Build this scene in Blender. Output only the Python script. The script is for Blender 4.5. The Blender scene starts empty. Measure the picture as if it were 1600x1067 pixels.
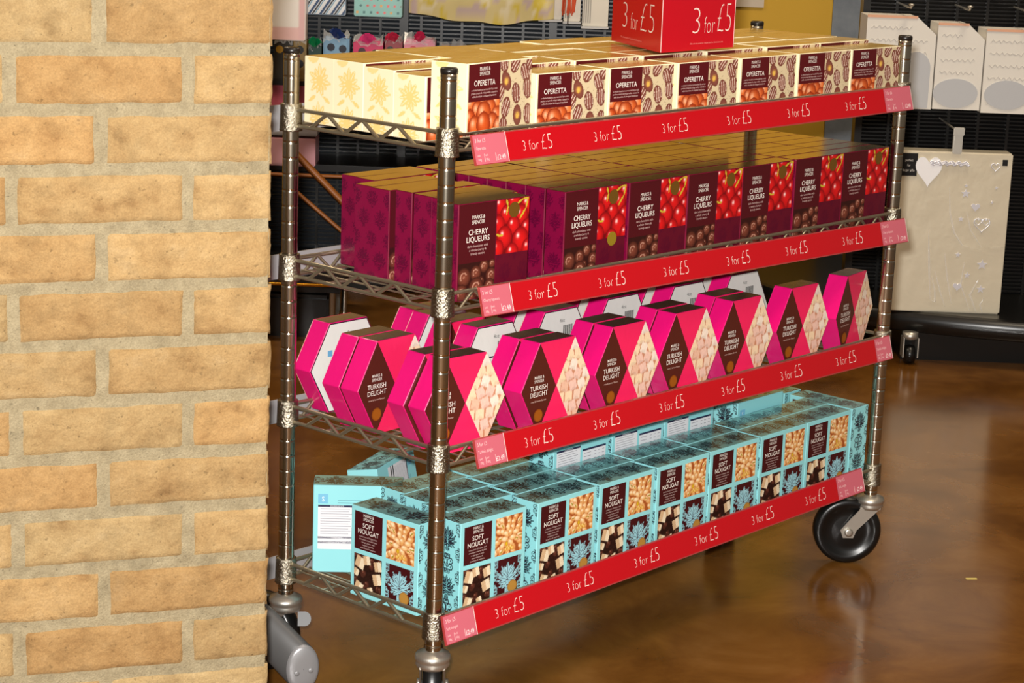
import bpy, bmesh, math, random
import numpy as np
from mathutils import Vector, Matrix, noise

random.seed(7)
S = bpy.context.scene
COL = S.collection

# ------------------------------------------------------------------ camera, world, lights, exposure
# World frame: the front left post of the trolley stands at x=0,y=0; x runs along its long front, y to its back, z up from the floor.
Z0 = 1.03
CAM = Vector((-2.17876, -2.10388, 1.33211))
YAW, PITCH, ROLL = math.radians(42.02355), math.radians(13.05883), math.radians(2.064236)
FPX = 3273.098
_d = Vector((math.cos(PITCH)*math.cos(YAW), math.cos(PITCH)*math.sin(YAW), -math.sin(PITCH)))
_r = _d.cross(Vector((0, 0, 1))).normalized()
_u = _r.cross(_d)
_r2 = _r*math.cos(ROLL) + _u*math.sin(ROLL)
_u2 = -_r*math.sin(ROLL) + _u*math.cos(ROLL)
cam_data = bpy.data.cameras.new('camera')
cam = bpy.data.objects.new('camera', cam_data)
COL.objects.link(cam)
cam.matrix_world = Matrix(((_r2.x, _u2.x, -_d.x, CAM.x), (_r2.y, _u2.y, -_d.y, CAM.y), (_r2.z, _u2.z, -_d.z, CAM.z), (0, 0, 0, 1)))
cam_data.sensor_width = 36.0
cam_data.lens = FPX/1600*36
cam_data.clip_start = 0.05
cam_data.clip_end = 60
S.camera = cam

world = bpy.data.worlds.new('shop_ambient')
S.world = world
world.use_nodes = True
world.node_tree.nodes['Background'].inputs[0].default_value = (1.0, 0.86, 0.68, 1)
world.node_tree.nodes['Background'].inputs[1].default_value = 0.16

def area(name, loc, target, size, power, color, size_y=None):
    l = bpy.data.lights.new(name, 'AREA')
    l.size = size
    if size_y:
        l.shape = 'RECTANGLE'; l.size_y = size_y
    l.energy = power; l.color = color
    o = bpy.data.objects.new(name, l); COL.objects.link(o)
    o.location = loc
    o.rotation_euler = (Vector(target) - Vector(loc)).to_track_quat('-Z', 'Y').to_euler()
    return o
# the camera's own flash, just above and left of the lens
area('camera_flash', CAM + _u2*0.06 - _r2*0.03, CAM + _d*3.2, 0.045, 150, (1.0, 0.97, 0.93))
# the shop's ceiling lamps
for i, (lx, ly, pw) in enumerate([(0.2, -1.2, 26), (2.6, 0.2, 26), (0.6, 2.2, 26), (4.2, 2.2, 26), (2.6, 4.4, 36)]):
    area('ceiling_lamp_light', (lx, ly, 2.93), (lx, ly, 0), 0.5, pw, (1.0, 0.84, 0.62))

S.view_settings.view_transform = 'Standard'
S.view_settings.look = 'None'
S.view_settings.gamma = 1.0
S.view_settings.use_curve_mapping = False
S.view_settings.exposure = 0.0

# second way to give places in the shop: u to the right and s away, as seen from the shopper's foot point
FW = Vector((math.cos(YAW), math.sin(YAW), 0))
RT = Vector((FW.y, -FW.x, 0))
BG_ROT = math.atan2(RT.y, RT.x)
def shop(u, s, z=0.0):
    p = Vector((CAM.x, CAM.y, 0)) + RT*u + FW*s
    return Vector((p.x, p.y, z))

# ------------------------------------------------------------------ colour and mesh helpers
def lin(c):
    c = np.asarray(c, float)/255.0
    return np.where(c <= 0.04045, c/12.92, ((c+0.055)/1.055)**2.4)

class MB:
    """collects shapes, each with a colour, and builds ONE mesh"""
    def __init__(s):
        s.v = []; s.f = []; s.m = []; s.c = []; s.sm = []; s.n = 0
    def add(s, verts, faces, col=(200, 200, 200), mat=0, smooth=False):
        verts = [tuple(float(a) for a in p) for p in verts]
        col = np.asarray(col, float)
        if col.ndim == 1: col = np.repeat(col[None, :], len(verts), 0)
        s.v += verts
        s.f += [tuple(i+s.n for i in f) for f in faces]
        s.m += [mat]*len(faces); s.sm += [smooth]*len(faces)
        s.c.append(col); s.n += len(verts)
        return s
    def box(s, x0, x1, y0, y1, z0, z1, col=(200, 200, 200), mat=0):
        v = [(x0, y0, z0), (x1, y0, z0), (x1, y1, z0), (x0, y1, z0), (x0, y0, z1), (x1, y0, z1), (x1, y1, z1), (x0, y1, z1)]
        f = [(0, 3, 2, 1), (4, 5, 6, 7), (0, 1, 5, 4), (1, 2, 6, 5), (2, 3, 7, 6), (3, 0, 4, 7)]
        return s.add(v, f, col, mat)
    def bevbox(s, x0, x1, y0, y1, z0, z1, r=0.002, col=(200, 200, 200), mat=0, seg=2, smooth=False):
        bm = bmesh.new()
        bmesh.ops.create_cube(bm, size=1)
        for v in bm.verts:
            v.co = ((x0+x1)/2+v.co.x*(x1-x0), (y0+y1)/2+v.co.y*(y1-y0), (z0+z1)/2+v.co.z*(z1-z0))
        bmesh.ops.bevel(bm, geom=bm.edges[:], offset=r, segments=seg, affect='EDGES')
        bm.verts.ensure_lookup_table()
        s.add([v.co[:] for v in bm.verts], [[v.index for v in f.verts] for f in bm.faces], col, mat, smooth)
        bm.free(); return s
    def tube(s, pts, r, n=8, col=(200, 200, 200), mat=0, caps=True):
        pts = [Vector(p) for p in pts]
        rr = r if isinstance(r, (list, tuple)) else [r]*len(pts)
        vs = []; fs = []
        t = (pts[1]-pts[0]).normalized()
        a = t.cross(Vector((0, 0, 1)))
        if a.length < 1e-3: a = t.cross(Vector((1, 0, 0)))
        a.normalize()
        for i, p in enumerate(pts):
            if 0 < i < len(pts)-1: t = (pts[i+1]-pts[i-1]).normalized()
            elif i > 0: t = (pts[i]-pts[i-1]).normalized()
            a = (a - t*a.dot(t)).normalized(); b = t.cross(a)
            for k in range(n):
                w = 2*math.pi*k/n
                vs.append(p + a*math.cos(w)*rr[i] + b*math.sin(w)*rr[i])
        for i in range(len(pts)-1):
            for k in range(n):
                fs.append((i*n+k, i*n+(k+1) % n, (i+1)*n+(k+1) % n, (i+1)*n+k))
        s.add(vs, fs, col, mat, True)
        if caps:
            s.add(vs[:n], [tuple(range(n))[::-1]], col, mat)
            s.add(vs[-n:], [tuple(range(n))], col, mat)
        return s
    def lathe(s, prof, n=24, col=(200, 200, 200), mat=0, M=None, smooth=True):
        """prof: (radius, height) list, turned about z"""
        vs = []; fs = []
        for r, z in prof:
            for k in range(n):
                w = 2*math.pi*k/n
                p = Vector((r*math.cos(w), r*math.sin(w), z))
                vs.append(M @ p if M else p)
        for i in range(len(prof)-1):
            for k in range(n):
                fs.append((i*n+k, i*n+(k+1) % n, (i+1)*n+(k+1) % n, (i+1)*n+k))
        fs.append(tuple(range(n))[::-1]); fs.append(tuple((len(prof)-1)*n+k for k in range(n)))
        return s.add(vs, fs, col, mat, smooth)
    def prism(s, poly, y0, y1, col=(200, 200, 200), mat=0, ax='xz'):
        n = len(poly)
        if ax == 'xz':
            vs = [(a, y0, b) for a, b in poly]+[(a, y1, b) for a, b in poly]
        else:
            vs = [(a, b, y0) for a, b in poly]+[(a, b, y1) for a, b in poly]
        fs = [tuple(range(n)), tuple(range(n, 2*n))[::-1]]+[(k, k+n, (k+1) % n+n, (k+1) % n) for k in range(n)]
        return s.add(vs, fs, col, mat)
    def sheet(s, O, ax, ay, C, mat=0):
        """a printed face: C is a (ny+1, nx+1, 3) array of colours spread from O along ax and ay"""
        O, ax, ay = np.array(O, float), np.array(ax, float), np.array(ay, float)
        ny, nx = C.shape[0]-1, C.shape[1]-1
        U, V = np.meshgrid(np.linspace(0, 1, nx+1), np.linspace(0, 1, ny+1))
        P = O+U[..., None]*ax+V[..., None]*ay
        I = np.arange((nx+1)*(ny+1)).reshape(ny+1, nx+1)
        F = np.stack([I[:-1, :-1], I[:-1, 1:], I[1:, 1:], I[1:, :-1]], -1).reshape(-1, 4)
        return s.add(P.reshape(-1, 3), [tuple(int(i) for i in q) for q in F], C.reshape(-1, 3), mat)
    def text(s, body, size, O, ax, ay, col=(245, 235, 225), thin=0.0, align='CENTER', xs=1.0, mat=0, spacing=1.0):
        vs, fs = glyphs(body, thin, align, spacing)
        O, ax, ay = Vector(O), Vector(ax).normalized(), Vector(ay).normalized()
        return s.add([O+ax*(x*size*xs)+ay*(y*size) for x, y in vs], fs, col, mat)
    def move(s, M):
        s.v = [tuple(M @ Vector(p)) for p in s.v]; return s
    def mesh(s, name, mats):
        me = bpy.data.meshes.new(name)
        me.from_pydata(s.v, [], s.f)
        for m in mats: me.materials.append(m)
        me.polygons.foreach_set('material_index', s.m)
        me.polygons.foreach_set('use_smooth', s.sm)
        C = lin(np.concatenate(s.c)) if s.c else np.zeros((0, 3))
        li = np.zeros(len(me.loops), int); me.loops.foreach_get('vertex_index', li)
        at = me.color_attributes.new('Print', 'FLOAT_COLOR', 'CORNER')
        A = np.ones((len(li), 4)); A[:, :3] = C[li]
        at.data.foreach_set('color', A.ravel())
        me.update()
        return me
    def build(s, name, mats, parent=None, loc=(0, 0, 0), rotz=0.0):
        if not isinstance(mats, (list, tuple)): mats = [mats]
        o = bpy.data.objects.new(name, s.mesh(name, mats))
        COL.objects.link(o)
        o.location = loc; o.rotation_euler = (0, 0, rotz)
        if parent: o.parent = parent
        return o

_gl = {}
def glyphs(body, thin, align, spacing=1.0):
    key = (body, thin, align, spacing)
    if key not in _gl:
        cu = bpy.data.curves.new('t', 'FONT')
        cu.body = body; cu.size = 1.0; cu.offset = thin; cu.align_x = align; cu.resolution_u = 3
        cu.space_line = 0.92; cu.space_character = spacing
        ob = bpy.data.objects.new('t', cu)
        me = ob.to_mesh()
        _gl[key] = ([(v.co.x, v.co.y) for v in me.vertices], [tuple(p.vertices) for p in me.polygons])
        ob.to_mesh_clear()
        bpy.data.objects.remove(ob); bpy.data.curves.remove(cu)
    return _gl[key]

def tag(o, label=None, cat=None, group=None, kind=None):
    if label: o['label'] = label
    if cat: o['category'] = cat
    if group: o['group'] = group
    if kind: o['kind'] = kind
    return o
def empty(name, loc=(0, 0, 0), rotz=0.0):
    o = bpy.data.objects.new(name, None); COL.objects.link(o)
    o.location = loc; o.rotation_euler = (0, 0, rotz); o.empty_display_size = 0.05
    return o
def clone(root, loc, rot=(0, 0, 0), scale=(1, 1, 1), skip=()):
    r = root.copy(); COL.objects.link(r); r.location = loc; r.rotation_euler = rot; r.scale = scale
    for ch in list(root.children):
        if ch.name.split('.')[0] in skip: continue
        c = ch.copy(); COL.objects.link(c); c.parent = r
        for g in ch.children:
            d = g.copy(); COL.objects.link(d); d.parent = c
    return r

# ------------------------------------------------------------------ materials
def mat(name, rough=0.5, metal=0.0, color=None, spec=0.5, coat=0.0, coat_rough=0.1, attr=False, bump=None, emit=None):
    m = bpy.data.materials.new(name); m.use_nodes = True
    nt = m.node_tree; b = nt.nodes['Principled BSDF']
    b.inputs['Roughness'].default_value = rough
    b.inputs['Metallic'].default_value = metal
    b.inputs['Specular IOR Level'].default_value = spec
    b.inputs['Coat Weight'].default_value = coat
    b.inputs['Coat Roughness'].default_value = coat_rough
    if color is not None: b.inputs['Base Color'].default_value = (*lin(color), 1)
    if attr:
        a = nt.nodes.new('ShaderNodeAttribute'); a.attribute_name = 'Print'
        nt.links.new(a.outputs['Color'], b.inputs['Base Color'])
    if bump:
        sc, st, dist = bump
        tc = nt.nodes.new('ShaderNodeTexCoord')
        n = nt.nodes.new('ShaderNodeTexNoise'); n.inputs['Scale'].default_value = sc; n.inputs['Detail'].default_value = 4
        bp = nt.nodes.new('ShaderNodeBump'); bp.inputs['Strength'].default_value = st; bp.inputs['Distance'].default_value = dist
        nt.links.new(tc.outputs['Object'], n.inputs['Vector'])
        nt.links.new(n.outputs['Fac'], bp.inputs['Height']); nt.links.new(bp.outputs['Normal'], b.inputs['Normal'])
        if coat: nt.links.new(bp.outputs['Normal'], b.inputs['Coat Normal'])
    return m

def ramp_mat(name, stops, scale=(1, 1, 1), nscale=5, detail=6, rough=0.5, spec=0.5, bump=0.0, bscale=60, bdist=0.002, attr_mix=False, coat=0.0, coat_rough=0.1, distort=0.0, metal=0.0, speck=False):
    m = mat(name, rough, metal, (128, 128, 128), spec, coat, coat_rough)
    nt = m.node_tree; b = nt.nodes['Principled BSDF']
    tc = nt.nodes.new('ShaderNodeTexCoord'); mp = nt.nodes.new('ShaderNodeMapping'); mp.inputs['Scale'].default_value = scale
    n = nt.nodes.new('ShaderNodeTexNoise'); n.inputs['Scale'].default_value = nscale; n.inputs['Detail'].default_value = detail
    n.inputs['Roughness'].default_value = 0.62; n.inputs['Distortion'].default_value = distort
    r = nt.nodes.new('ShaderNodeValToRGB')
    els = r.color_ramp.elements
    while len(els) > 1: els.remove(els[0])
    els[0].position = stops[0][0]; els[0].color = (*lin(stops[0][1]), 1)
    for p, c in stops[1:]:
        e = els.new(p); e.color = (*lin(c), 1)
    nt.links.new(tc.outputs['Object'], mp.inputs['Vector']); nt.links.new(mp.outputs['Vector'], n.inputs['Vector'])
    nt.links.new(n.outputs['Fac'], r.inputs['Fac'])
    out = r.outputs['Color']
    if speck:   # small pits, grit and smears
        for sc, lo, hi, dark, light in ((150, .27, .32, .62, 1), (420, .30, .70, .86, 1.10), (38, .34, .50, .86, 1), (90, .28, .31, .75, 1)):
            ns = nt.nodes.new('ShaderNodeTexNoise'); ns.inputs['Scale'].default_value = sc; ns.inputs['Detail'].default_value = 3
            mr = nt.nodes.new('ShaderNodeMapRange'); mr.inputs['From Min'].default_value = lo; mr.inputs['From Max'].default_value = hi
            mr.inputs['To Min'].default_value = dark; mr.inputs['To Max'].default_value = light
            nt.links.new(tc.outputs['Object'], ns.inputs['Vector']); nt.links.new(ns.outputs['Fac'], mr.inputs['Value'])
            ms = nt.nodes.new('ShaderNodeMix'); ms.data_type = 'RGBA'; ms.blend_type = 'MULTIPLY'; ms.inputs['Factor'].default_value = 1
            nt.links.new(out, ms.inputs['A']); nt.links.new(mr.outputs['Result'], ms.inputs['B']); out = ms.outputs['Result']
    if attr_mix:
        a = nt.nodes.new('ShaderNodeAttribute'); a.attribute_name = 'Print'
        mx = nt.nodes.new('ShaderNodeMix'); mx.data_type = 'RGBA'; mx.blend_type = 'MULTIPLY'; mx.inputs['Factor'].default_value = 1
        nt.links.new(out, mx.inputs['A']); nt.links.new(a.outputs['Color'], mx.inputs['B']); out = mx.outputs['Result']
    nt.links.new(out, b.inputs['Base Color'])
    if bump:
        n2 = nt.nodes.new('ShaderNodeTexNoise'); n2.inputs['Scale'].default_value = bscale; n2.inputs['Detail'].default_value = 5
        bp = nt.nodes.new('ShaderNodeBump'); bp.inputs['Strength'].default_value = bump; bp.inputs['Distance'].default_value = bdist
        nt.links.new(tc.outputs['Object'], n2.inputs['Vector']); nt.links.new(n2.outputs['Fac'], bp.inputs['Height'])
        nt.links.new(bp.outputs['Normal'], b.inputs['Normal'])
    return m

M_FILM = bpy.data.materials.new('clear_film'); M_FILM.use_nodes = True
nt = M_FILM.node_tree; b_ = nt.nodes['Principled BSDF']; b_.inputs['Roughness'].default_value = .08; b_.inputs['Base Color'].default_value = (1, 1, 1, 1); b_.inputs['Alpha'].default_value = .3; b_.inputs['Specular IOR Level'].default_value = 1.0
M_CARD = mat('printed_card', 0.38, attr=True, spec=0.4)
M_GLOSSCARD = mat('gloss_printed_card', 0.25, attr=True, spec=0.5, bump=(30, 0.04, 0.002))
M_WRAP = mat('film_wrapped_card', 0.4, attr=True, spec=0.4, coat=0.6, coat_rough=0.13, bump=(38, 0.22, 0.0035))
M_FOILTOP = mat('gold_satin_card', 0.24, 0.35, attr=True, spec=0.6, bump=(22, 0.10, 0.003))
M_MIRRORTOP = mat('gold_reflection_dark_card', 0.12, 0.9, attr=True, spec=0.8, bump=(16, 0.05, 0.003))
M_HEXTOP = mat('laminated_brown_card', 0.26, 0.55, attr=True, spec=0.7, bump=(30, 0.2, 0.003))
M_NOUGATTOP = mat('laminated_printed_card', 0.16, 0.25, attr=True, spec=0.7, bump=(24, 0.08, 0.003))
M_PAPER = mat('printed_paper', 0.6, attr=True, spec=0.2)
M_CHROME = mat('chrome', 0.2, 1.0, (196, 188, 172), bump=(90, 0.04, 0.001))
M_WIRE = mat('zinc_wire', 0.34, 0.85, (176, 166, 142))
M_COLLAR = mat('cast_collar', 0.24, 1.0, (165, 158, 142), bump=(330, 1.0, 0.002))
M_BLACKCAP = mat('black_plastic', 0.35, color=(28, 24, 22))
M_RUBBER = mat('black_rubber', 0.32, color=(14, 14, 14), spec=0.5)
M_STEEL = mat('dull_steel', 0.4, 0.9, (204, 200, 190))
M_GREY = mat('grey_moulded_plastic', 0.38, 0.35, (150, 150, 152), spec=0.5)
M_DGREY = mat('dark_grey_moulded_plastic', 0.42, 0.2, (88, 88, 88), spec=0.5)
M_RAIL = mat('glossy_price_strip', 0.22, attr=True, spec=0.5)
M_CLEAR = mat('edge_plastic', 0.2, color=(150, 110, 105))
M_FLOOR = ramp_mat('brown_polished_floor', [(0.25, (78, 45, 15)), (0.45, (106, 67, 25)), (0.58, (122, 80, 33)), (0.75, (138, 96, 48))],
                   scale=(1, 1, 1), nscale=4.5, detail=10, rough=0.17, spec=0.5, bump=0.05, bscale=25, bdist=0.002, distort=0.6)
M_YELLOW = mat('yellow_painted_wall', 0.6, color=(214, 168, 58), spec=0.2, bump=(60, 0.05, 0.002))
M_GREYWALL = ramp_mat('blue_grey_column', [(0.35, (118, 124, 132)), (0.65, (140, 146, 152))], nscale=9, rough=0.6, spec=0.2)
M_CEIL = mat('ceiling_white', 0.8, color=(225, 215, 200))
M_BLACK = mat('black_gloss_shopfitting', 0.28, color=(20, 19, 18), spec=0.5)
M_SLAT = mat('black_metal_slats', 0.3, 0.3, color=(34, 33, 33), spec=0.6)
M_SLATGREY = mat('grey_metal_slats', 0.35, 0.3, color=(66, 72, 80), spec=0.5)

# ------------------------------------------------------------------ printed artwork (colour grids)
class Art:
    def __init__(s, w, h, nx, bg=(255, 255, 255)):
        s.w, s.h = w, h
        ny = max(2, int(nx*h/w))
        s.X, s.Y = np.meshgrid(np.linspace(0, w, nx+1), np.linspace(0, h, ny+1))
        s.C = np.zeros((ny+1, nx+1, 3)); s.C[:] = bg
    def ell(s, cx, cy, rx, ry, ang=0, base=(200, 100, 50), lo=None, hi=None, spot=0.0, edge=0.0):
        ca, sa = math.cos(ang), math.sin(ang)
        dx, dy = s.X-cx, s.Y-cy
        a, b = (dx*ca+dy*sa)/rx, (-dx*sa+dy*ca)/ry
        r2 = a*a+b*b
        m = r2 < 1
        lo = base if lo is None else lo
        k = np.clip(1-r2, 0, 1)[..., None]**0.6
        c = np.array(lo)*(1-k)+np.array(base)*k
        if hi is not None:
            q = np.exp(-(((dx/rx+0.3)**2+(dy/ry-0.35)**2)/max(spot, 1e-3)))[..., None]
            c = c*(1-q)+np.array(hi)*q
        s.C[m] = c[m]; return s
    def poly(s, pts, col, col2=None):
        m = np.zeros(s.X.shape, bool); n = len(pts)
        for i in range(n):
            (x0, y0), (x1, y1) = pts[i], pts[(i+1) % n]
            c = ((y0 > s.Y) != (y1 > s.Y))
            xx = (x1-x0)*(s.Y-y0)/((y1-y0) if abs(y1-y0) > 1e-9 else 1e-9)+x0
            m ^= c & (s.X < xx)
        s.C[m] = col; return s
    def rect(s, x0, x1, y0, y1, col):
        s.C[(s.X >= x0) & (s.X <= x1) & (s.Y >= y0) & (s.Y <= y1)] = col; return s
    def mask(s, m, col):
        s.C[m] = col; return s
    def speck(s, amp, seed=1):
        rng = np.random.RandomState(seed)
        s.C = np.clip(s.C+rng.normal(0, amp, s.C.shape[:2])[..., None], 0, 255); return s

def leafmask(X, Y, x0, y0, x1, y1, w):
    dx, dy = x1-x0, y1-y0
    L = math.hypot(dx, dy)
    t = ((X-x0)*dx+(Y-y0)*dy)/(L*L)
    n = abs((X-x0)*dy-(Y-y0)*dx)/L
    half = w*np.sin(np.clip(t, 0, 1)*math.pi)**0.75
    return (t > 0) & (t < 1) & (n < half), (n < half*0.16)
def damask(X, Y, cx, cy, R):
    """a symmetric leafy rosette; gives the leaves and their veins"""
    m = np.zeros(X.shape, bool); v = np.zeros(X.shape, bool)
    L = [(0, -0.15, 0, 1.0, .15), (0, .1, .32, .78, .11), (0, .0, .58, .55, .12), (0, -.1, .78, .18, .12), (0, -.2, .72, -.22, .12), (0, -.25, .46, -.56, .11),
         (.3, .35, .52, .82, .06), (.5, .15, .86, .45, .07), (.55, -.1, .95, -.02, .06), (.4, -.35, .74, -.5, .06), (0, -.3, .16, -.9, .09), (0, -.4, 0, -1, .07)]
    for x0, y0, x1, y1, w in L:
        for sx in (1, -1):
            a, b = leafmask(X, Y, cx+sx*x0*R, cy+y0*R, cx+sx*x1*R, cy+y1*R, w*R)
            m |= a; v |= (a & b)
    return m, v
def curls(X, Y, cx, cy, R):
    m = np.zeros(X.shape, bool)
    for sx in (1, -1):
        for (a, b, r) in [(.45, .3, .28), (.45, -.3, .28), (.15, .75, .2), (.15, -.75, .2)]:
            d = np.hypot(X-cx-sx*a*R, Y-cy-b*R)
            ang = np.arctan2(Y-cy-b*R, (X-cx-sx*a*R)*sx)
            m |= (abs(d-r*R) < .055*R) & (ang > -2.2)
            m |= d < .09*R
    a, _ = leafmask(X, Y, cx, cy-.6*R, cx, cy+.6*R, .12*R); m |= a
    return m

BLUE = (150, 222, 228); DARK = (66, 16, 20); INK = (38, 40, 52)
def art_damask_side(w, h):
    a = Art(w, h, 56, BLUE)
    for cy, kind in ((h*.80, 0), (h*.53, 1), (h*.26, 0), (h*.02, 1)):
        if kind == 0:
            m, v = damask(a.X, a.Y, w/2, cy, w*.40); a.mask(m, INK); a.mask(v, (120, 190, 196))
        else:
            a.mask(curls(a.X, a.Y, w/2, cy, w*.30), INK)
    for cy in (h*.94, h*.66, h*.40, h*.12):
        for cx in (0.0, w):
            a.mask(curls(a.X, a.Y, cx, cy, w*.22), INK)
    return a.C
def art_damask_top(w, h):
    a = Art(w, h, 84, (136, 200, 200))
    for cx in (w*.24, w*.76):
        m, v = damask(a.X, a.Y, cx, h*.5, h*.47); a.mask(m, (30, 32, 40)); a.mask(v, (110, 160, 165))
    for cx in (w*.5, 0.0, w):
        a.mask(curls(a.X, a.Y, cx, h*.5, h*.34), (34, 38, 46))
    return a.C
def art_damask_panel(w, h):
    a = Art(w, h, 52, DARK)
    m, v = damask(a.X, a.Y, w/2, h*.47, w*.45); a.mask(m, (160, 214, 226)); a.mask(v, (70, 70, 84))
    for cx in (0.0, w):
        for cy in (h*.9, h*.62, h*.2): a.mask(curls(a.X, a.Y, cx, cy, w*.17), (150, 205, 215))
    return a.C
def art_pistachio(w, h):
    a = Art(w, h, 56, (168, 88, 40)); rng = random.Random(3)
    ring = []
    for k, (R, n) in enumerate(((.70, 16), (.56, 14), (.42, 12), (.29, 9), (.15, 6))):
        for i in range(n):
            t = 2*math.pi*(i+.5*k)/n+rng.uniform(-.16, .16)
            ring.append((w*.5+math.cos(t)*R*w, h*.42+math.sin(t)*R*h, t))
    for i, (x, y, t) in enumerate(ring):
        c = rng.choice([(244, 196, 132), (250, 210, 150), (234, 178, 108), (252, 220, 170)])
        a.ell(x, y, w*.135, w*.078, t+rng.uniform(-.3, .3), c, (196, 116, 56), (255, 236, 200), .2)
        if i % 4 == 1: a.ell(x, y, w*.075, w*.02, t, (176, 160, 40), (120, 84, 24))
    for i in range(5):
        a.ell(w*(.4+.06*i), h*(.12+.05*(i % 2)), w*.055, w*.06, 0, (238, 196, 96), (190, 110, 30), (255, 236, 170), .1)
    a.ell(w*.42, h*.27, w*.05, w*.07, 0, (232, 190, 40), (170, 110, 20))
    return a.C
def art_nougat(w, h):
    a = Art(w, h, 56, (44, 22, 16)); rng = random.Random(5)
    for i in range(26):
        a.ell(rng.uniform(0, w), rng.uniform(0, h), w*.10, w*.09, rng.uniform(0, 3), (92, 48, 36), (40, 18, 12), (150, 96, 76), .05)
    for (x, y, q) in [(.22, .78, .17), (.46, .88, .13), (.86, .80, .14), (.84, .45, .16), (.18, .12, .15), (.6, .1, .1), (.08, .5, .1)]:
        t = rng.uniform(-.4, .4); c = [(x*w+q*w*1.3*math.cos(t+k*math.pi/2+.78), y*h+q*w*1.3*math.sin(t+k*math.pi/2+.78)) for k in range(4)]
        a.poly(c, (240, 222, 190))
        a.poly([c[1], c[2], ((c[2][0]+c[3][0])/2, (c[2][1]+c[3][1])/2), ((c[1][0]+c[0][0])/2, (c[1][1]+c[0][1])/2)], (214, 180, 140))
    return a.speck(6).C
def art_hazelnut(w, h):
    a = Art(w, h, 56, (150, 44, 14)); rng = random.Random(8)
    for (x, y, r) in [(.1, .85, .2), (.5, .95, .2), (.9, .8, .24), (.3, .62, .2), (.7, .66, .2), (.06, .4, .18), (.92, .38, .2), (.5, .5, .24), (.22, .12, .2), (.78, .12, .22), (.5, .18, .22), (1.0, .0, .2)]:
        a.ell(x*w, y*h, r*w, r*w*1.15, 0, rng.choice([(232, 110, 50), (240, 130, 66), (222, 92, 36)]), (120, 30, 8), (255, 190, 150), .10)
    return a.C
def art_praline(w, h):
    a = Art(w, h, 72, (222, 204, 166)); rng = random.Random(2)
    P = [(.2, .70, 1), (.80, .80, 0), (.98, .98, 0), (.48, .96, 0), (.10, .99, 0), (.52, .50, 0), (.88, .56, 0), (.20, .30, 0), (.58, .16, 1), (.92, .16, 0), (.14, .0, 0), (.0, .52, 0)]
    for x, y, k in P:
        x, y = x*w, y*h
        if k == 2: continue
        t = rng.uniform(.9, 2.2)
        a.ell(x, y, w*.2, w*.135, t, (142, 84, 70), (112, 56, 46))
        if k == 1:
            a.ell(x, y, w*.095, w*.085, 0, (196, 150, 96), (140, 76, 46)); a.ell(x, y-.01*w, w*.05, w*.06, 0, (240, 196, 92), (214, 160, 70))
        else:
            ca, sa = math.cos(t), math.sin(t)
            dx, dy = a.X-x, a.Y-y
            ina = ((dx*ca+dy*sa)/(w*.17))**2+((-dx*sa+dy*ca)/(w*.125))**2 < .9
            st = np.abs(((-dx*sa+dy*ca)/(w*.072)+0.25*np.sin((dx*ca+dy*sa)/(w*.08))) % 1-.5) < .13
            a.mask(ina & st, (238, 214, 196))
    sp = np.random.RandomState(4).rand(*a.X.shape) > .985
    a.mask(sp, (120, 80, 50))
    return a.C
def art_cherry(w, h):
    a = Art(w, h, 60, (110, 8, 14)); rng = random.Random(11)
    for (x, y, r) in [(.1, .9, .2), (.52, .95, .2), (.95, .86, .22), (.3, .72, .2), (.75, .68, .22), (.05, .55, .2), (.95, .42, .2), (.52, .5, .2), (.25, .3, .24), (.75, .22, .26), (.04, .1, .2), (.5, .0, .2), (1., .05, .2)]:
        a.ell(x*w, y*h, r*w, r*w*1.1, 0, (214, 24, 26), (110, 4, 12), (255, 235, 230), .035)
    def stem(pts):
        for (x0, y0), (x1, y1) in zip(pts[:-1], pts[1:]):
            m, _ = leafmask(a.X, a.Y, (x0*1.1-x1*.1)*w, (y0*1.1-y1*.1)*h, (x1*1.1-x0*.1)*w, (y1*1.1-y0*.1)*h, w*.024); a.mask(m, (196, 178, 52))
    stem([(.3, .72), (.34, .88), (.28, 1.0)]); stem([(.72, .62), (.9, .8), (.96, .99)]); stem([(.96, .99), (.8, .97), (.62, .9)]); stem([(.0, .38), (.12, .34), (.2, .36)])
    return a.C
def art_chocs(w, h):
    a = Art(w, h, 60, (50, 18, 16))
    for (x, y, r) in [(.7, .86, .13), (.92, .9, .09), (.48, .7, .15), (.9, .58, .15), (.16, .62, .19), (.62, .44, .1), (.1, .2, .17), (.5, .3, .2), (.86, .28, .15), (.34, .02, .14), (.72, .03, .12)]:
        x, y, r = x*w, y*h, r*w
        a.ell(x, y, r, r, 0, (122, 62, 46), (44, 16, 12))
        d = np.hypot(a.X-x, a.Y-y)
        a.mask((abs(d-r*.45) < r*.07) & (a.Y-y > (a.X-x)*.8-r*.1), (190, 140, 120)); a.mask((d < r*.15), (160, 104, 84))
    return a.C
def art_damask_dark(w, h, bg=(128, 12, 58), ink=(96, 8, 48), nx=40):
    a = Art(w, h, nx, bg); s = 0.034
    j = 0; y = 0.0
    while y < h+s:
        x = (j % 2)*s*.6
        while x < w+s:
            m, v = damask(a.X, a.Y, x, y, s*.5); a.mask(m & ~v, ink); x += s*1.2
        y += s*.95; j += 1
    return a.C
def flower(a, cx, cy, R, col):
    m = np.zeros(a.X.shape, bool)
    for k in range(11):
        t = math.pi/2+k*2*math.pi/11
        rr = R*(1.0 if k % 2 == 0 else .82)
        mm, v = leafmask(a.X, a.Y, cx, cy, cx+rr*math.cos(t), cy+rr*math.sin(t), R*.17); m |= (mm & ~v)
    m |= np.hypot(a.X-cx, a.Y-cy) < R*.3
    for sx in (1, -1):
        mm, _ = leafmask(a.X, a.Y, cx+sx*R*.3, cy-R*.9, cx+sx*R*.95, cy-R*1.25, R*.12); m |= mm
    a.mask(m, col)
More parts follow.
